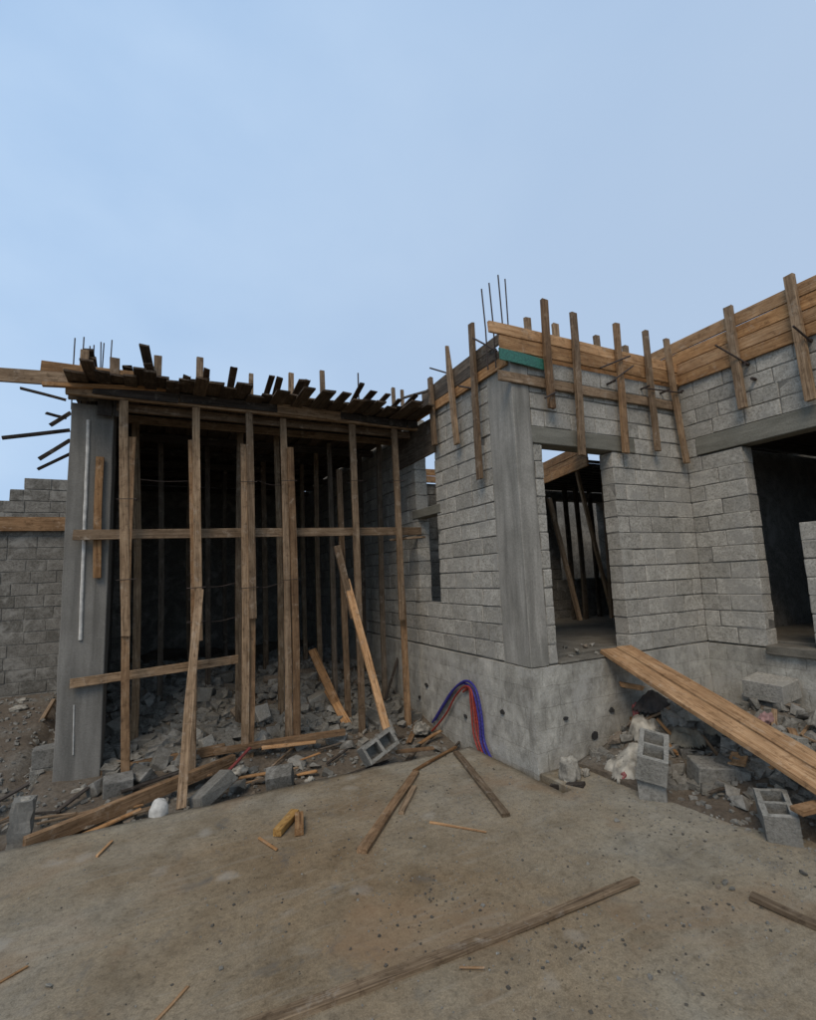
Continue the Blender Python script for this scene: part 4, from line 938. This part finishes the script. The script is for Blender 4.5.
for i, (x, y, z, sz, lab) in enumerate(((421, 728, .02, (.26, .22, .22), 'pale dusty sack by the wall behind the red conduit end'), (240, 768, -.02, (.2, .14, .14), 'pinkish white paper scrap among rubble beside the concrete slab piece'), (310, 778, -.03, (.12, .1, .12), 'small white scrap between the dark block and the slab edge'),
                                          (272, 772, .0, (.15, .12, .14), 'white scrap lying behind the dark damp block'), (22, 718, .1, (.16, .12, .1), 'white scrap on the earth before the dark grey wall'), (18, 735, -.05, (.28, .16, .12), 'pale scrap on open earth beside the two stacked blocks'), (80, 795, -.1, (.2, .06, .06), 'thin pale scrap lying below the porch column'))):
    p = at(x, y, Z=z); crumple('paper_scrap', (p.x, p.y, max(z-.06, gz(p.x, p.y)-.01)), sz, M_SACK, lab, 'scrap', 20+i)

# broken timber in the heap
def stick(name, a, b, wd, th, mat, label, cat='offcut', **k): return tag(timber(name, a, b, wd, th, mat, None, (0, 0, 1), **k), label, cat)
stick('timber_offcut', (4.62, 4.12, .72), (4.86, 4.02, .66), .10, .05, M_PINE, 'splintered orange offcut sticking out under the upper plank ends', jag=.04)
stick('timber_offcut', (4.52, 2.86, .27), (4.86, 3.02, .27), .13, .02, M_PINE, 'thin orange board scrap lying on the plain faced block')
p = at(797, 812, Z=.27); stick('timber_offcut', (p.x, p.y, .275), (p.x+.34, p.y-.10, .30), .10, .035, M_PINE, 'orange board end resting on the tipped hollow block')
stick('timber_offcut', (4.95, 3.75, .50), (5.3, 3.5, .42), .08, .03, M_OLD, 'grey-brown board scrap across the heap below the dark sacking')
stick('timber_offcut', (4.5, 4.10, 1.045), (4.95, 4.22, 1.06), .03, .015, M_OLD, 'thin brown stick lying on the facade door sill')
stick('timber_offcut', (3.44, 4.0, -.06), (3.58, 3.72, .01), .09, .05, M_DARKW, 'dark board end in the gap at the plinth corner')
# long timbers between slab and porch
def long_t(a, za, b, zb, wd, th, mat, label): return tag(timber('timber_beam', at(*a, Z=za), at(*b, Z=zb), wd, th, mat, None, (0, 0, 1), bow=.003), label, 'timber')
long_t((24, 846), -.06, (234, 760), .03, .07, .12, M_PROP, 'long brown timber on edge lying from the concrete stub towards the rubble')
long_t((90, 776), -.02, (225, 748), .06, .07, .10, M_PROP, 'brown timber lying from the porch column foot past the first props')
long_t((215, 752), .07, (345, 732), .12, .09, .06, M_PROP, 'brown board lying across the rubble in front of the middle props')
long_t((262, 748), .08, (316, 742), .10, .05, .03, M_PINE, 'thin bright yellow batten lying on the brown board')
long_t((200, 800), .02, (250, 748), .14, .035, .02, M_REDT, 'reddish painted slat slanting over the rubble behind the leaning pole')
long_t((27, 746), -.02, (54, 700), .42, .05, .05, M_OLD, 'stick leaning against the back of the two stacked blocks')
long_t((-20, 706), .1, (48, 712), .1, .08, .04, M_GREYW, 'dark branch-like board lying before the dark grey wall')
long_t((-30, 745), -.08, (36, 738), -.05, .14, .03, M_PROP, 'faded orange board lying flat on the open earth')
long_t((396, 752), .02, (434, 748), .02, .07, .025, M_PROP, 'brown slat lying between the tipped hollow block and the red conduit end')
# dim boards leaning inside
for a, ya, b, yb, lab in (((312, 650), 7.6, (348, 735), 6.75, 'dim brown board leaning inside behind the fourth lapped prop'), ((328, 690), 7.2, (352, 738), 6.6, 'second dim board leaning inside, lower and broader'), ((385, 700), 7.1, (404, 640), 7.6, 'thin dark bar leaning in the corner by the end prop')):
    A = at(*a, Y=ya); B = at(*b, Y=yb)
    for q in (A, B): q.z = max(q.z, gz(q.x, q.y)-.02)
    tag(timber('leaning_board', B, A, .12 if 'bar' not in lab else .035, .03, M_PINED if 'bar' not in lab else M_DARKW, None, (0, 1, 0)), lab, 'board')

# conduits ---------------------------------------------------------------
def conduit(px, mat, label, rad=.016, dX=0):
    P = smooth_path([at(x, y, X=3.39+dX+ox) for (x, y, ox) in px], 14)
    o = tube_mb(P, lambda i: rad*(1.0 if i % 2 else .88), 8).build('flexible_conduit', mat); return tag(o, label, 'conduit', 'conduits by the plinth')
B_ = [(435, 720, .0), (447, 700, 0), (456, 687, 0), (467, 681, 0), (476, 690, 0), (481.5, 715, 0), (484.5, 742, -.01), (493, 762, -.02), (500, 775, -.02)]
conduit(B_, M_BLUE, 'blue corrugated conduit looping up out of the ground beside the plinth, outermost')
conduit([(x-2.5, y+2.5, o_) for x, y, o_ in B_], M_BLUE, 'blue corrugated conduit running along the inside of the outer blue loop', .015, .02)
conduit([(418, 752, -.25), (424, 738, -.12), (434, 729, -.04), (446, 714, 0), (455, 697, 0), (464, 687, .0), (471, 690, 0), (474, 710, 0), (477, 735, 0), (484, 758, 0)], M_RED, 'red corrugated conduit looping beside the blue ones and trailing along the ground', .014, .0)
conduit([(466, 690, 0), (471, 689, .0), (474, 700, 0), (479, 730, 0), (487, 760, 0)], M_RED, 'short red conduit bundled behind the near leg of the loop', .015, .03)
conduit([(463, 692, 0), (469, 688, .0), (471, 705, 0), (474, 735, 0), (481, 757, 0)], M_RED, 'short red conduit at the inner side of the loop leg', .013, .01)

# chunks in the heap and crumbs on the slab
rs = random.Random(77); n = 0; tries = 0; taken = []
while n < 72 and tries < 6000:
    tries += 1
    x = rs.uniform(4.1, 6.2); y = rs.uniform(1.9, 4.1)
    hz = heap_z(x, y)
    if hz < .06: continue
    s = rs.choice((.08, .1, .13, .17, .22, .26))
    if any((x-a)**2+(y-b)**2 < (.42*(s+c))**2 for a, b, c in taken): continue
    taken.append((x, y, s)); n += 1
    place_chunk('rubble_chunk', rs.choice(CH1+CHB), x, y, hz+s*.15, s, 'broken grey piece in the waste heap under the leaning planks', 'rubble', 'rubble in the waste heap', rs, .6)
sp = []
for _k in range(900):
    x = rs.uniform(4.0, 6.25); y = rs.uniform(1.6, 4.1); sp.append((x, y, heap_z(x, y)+.005, rs.uniform(.012, .05)))
scatter_mesh('heap_rubble', [(x, y, heap_z(x, y)+.01, rs.uniform(.06, .16)) for x, y in ((rs.uniform(4.05, 6.2), rs.uniform(1.9, 4.1)) for _k in range(420)) if heap_z(x, y) > .04], M_RUB2, 'broken block fragments packed through the waste heap')
for i in range(16):
    x = rs.uniform(4.3, 5.6); y = rs.uniform(2.6, 3.95); a_ = rs.uniform(0, 3.14); l_ = rs.uniform(.15, .42); hz = heap_z(x, y)
    x2 = x+math.cos(a_)*l_; y2 = min(4.1, y+math.sin(a_)*l_)
    stick('timber_scrap', (x, y, hz+.05), (x2, y2, heap_z(x2, y2)+.07), rs.choice((.03, .05, .07)), .02, rs.choice((M_OLD, M_PROP, M_PINED, M_GREYW)), 'short timber scrap among the rubble of the waste heap', 'scrap', jag=.02)['group'] = 'timber scraps in the waste heap'
scatter_mesh('heap_gravel', sp, M_RUB, 'crushed rubble bits over the waste heap')
sp = []
for _k in range(2600):
    x = rs.uniform(-2.5, 3.2); y = rs.uniform(1.2, 5.2)
    if rs.random() > .25+.75*(x > 1.2): continue
    sp.append((x, y, slab_z(x, y)+.002, rs.uniform(.004, .012) if rs.random() < .97 else rs.uniform(.014, .026)))
for _k in range(1300):
    x = rs.uniform(3.4, 5.0); y = rs.uniform(1.0, 3.9); sp.append((x, y, apron_z(x, y)+.002, rs.uniform(.004, .014)))
sd_ = []
for (cx, cy, r_, k_) in [(at(440, 915, Z=0).x, at(440, 915, Z=0).y, .28, 150), (at(300, 870, Z=0).x, at(300, 870, Z=0).y, .5, 60), (at(720, 900, Z=0).x, at(720, 900, Z=0).y, .3, 80), (at(560, 960, Z=0).x, at(560, 960, Z=0).y, .4, 110), (at(650, 830, Z=0).x, at(650, 830, Z=0).y, .5, 130), (at(150, 930, Z=0).x, at(150, 930, Z=0).y, .7, 70), (at(420, 790, Z=0).x, at(420, 790, Z=0).y, .5, 90)]:
    for _k in range(k_):
        x = rs.gauss(cx, r_); y = rs.gauss(cy, r_*.7)
        if y < 5.2 and (x < 3.28 or y < 3.7): sd_.append((x, y, apron_z(x, y)+.001, .004+.016*rs.random()**2.5))
scatter_mesh('slab_dirt', sd_, mat_plain('dark_dirt', (.075, .065, .05), .95), 'dark crumbs of dirt in clusters on the slab')
scatter_mesh('slab_crumbs', sp, M_RUB, 'crumbs of mortar and grit lying on the slab')
for i, (x, y, s) in enumerate(((472, 0, 0),)): pass
for (x, y, s) in ((617, 822, .045), (725, 884, .05), (732, 890, .04), (718, 888, .035), (804, 875, .05), (48, 988, .035), (650, 978, .03)):
    p = at(x, y, Z=.0); place_chunk('mortar_crumb', rs.choice(CH1), p.x, p.y, s*.2, s, 'small dark mortar crumb lying loose on the slab', 'crumb', 'mortar crumbs on the slab', rs, .4)

for i in range(14):
    x = rs.uniform(3.9, 4.9); y = rs.uniform(4.19, 4.75); s_ = rs.choice((.03, .04, .06, .09))
    place_chunk('mortar_crumb', rs.choice(CH1), x, y, (Z0+.018 if y < 4.38 else Z0+.05)+s_*.2, s_, 'mortar crumb lying on the threshold of the facade door', 'crumb', 'mortar crumbs on the door threshold', rs, .4)
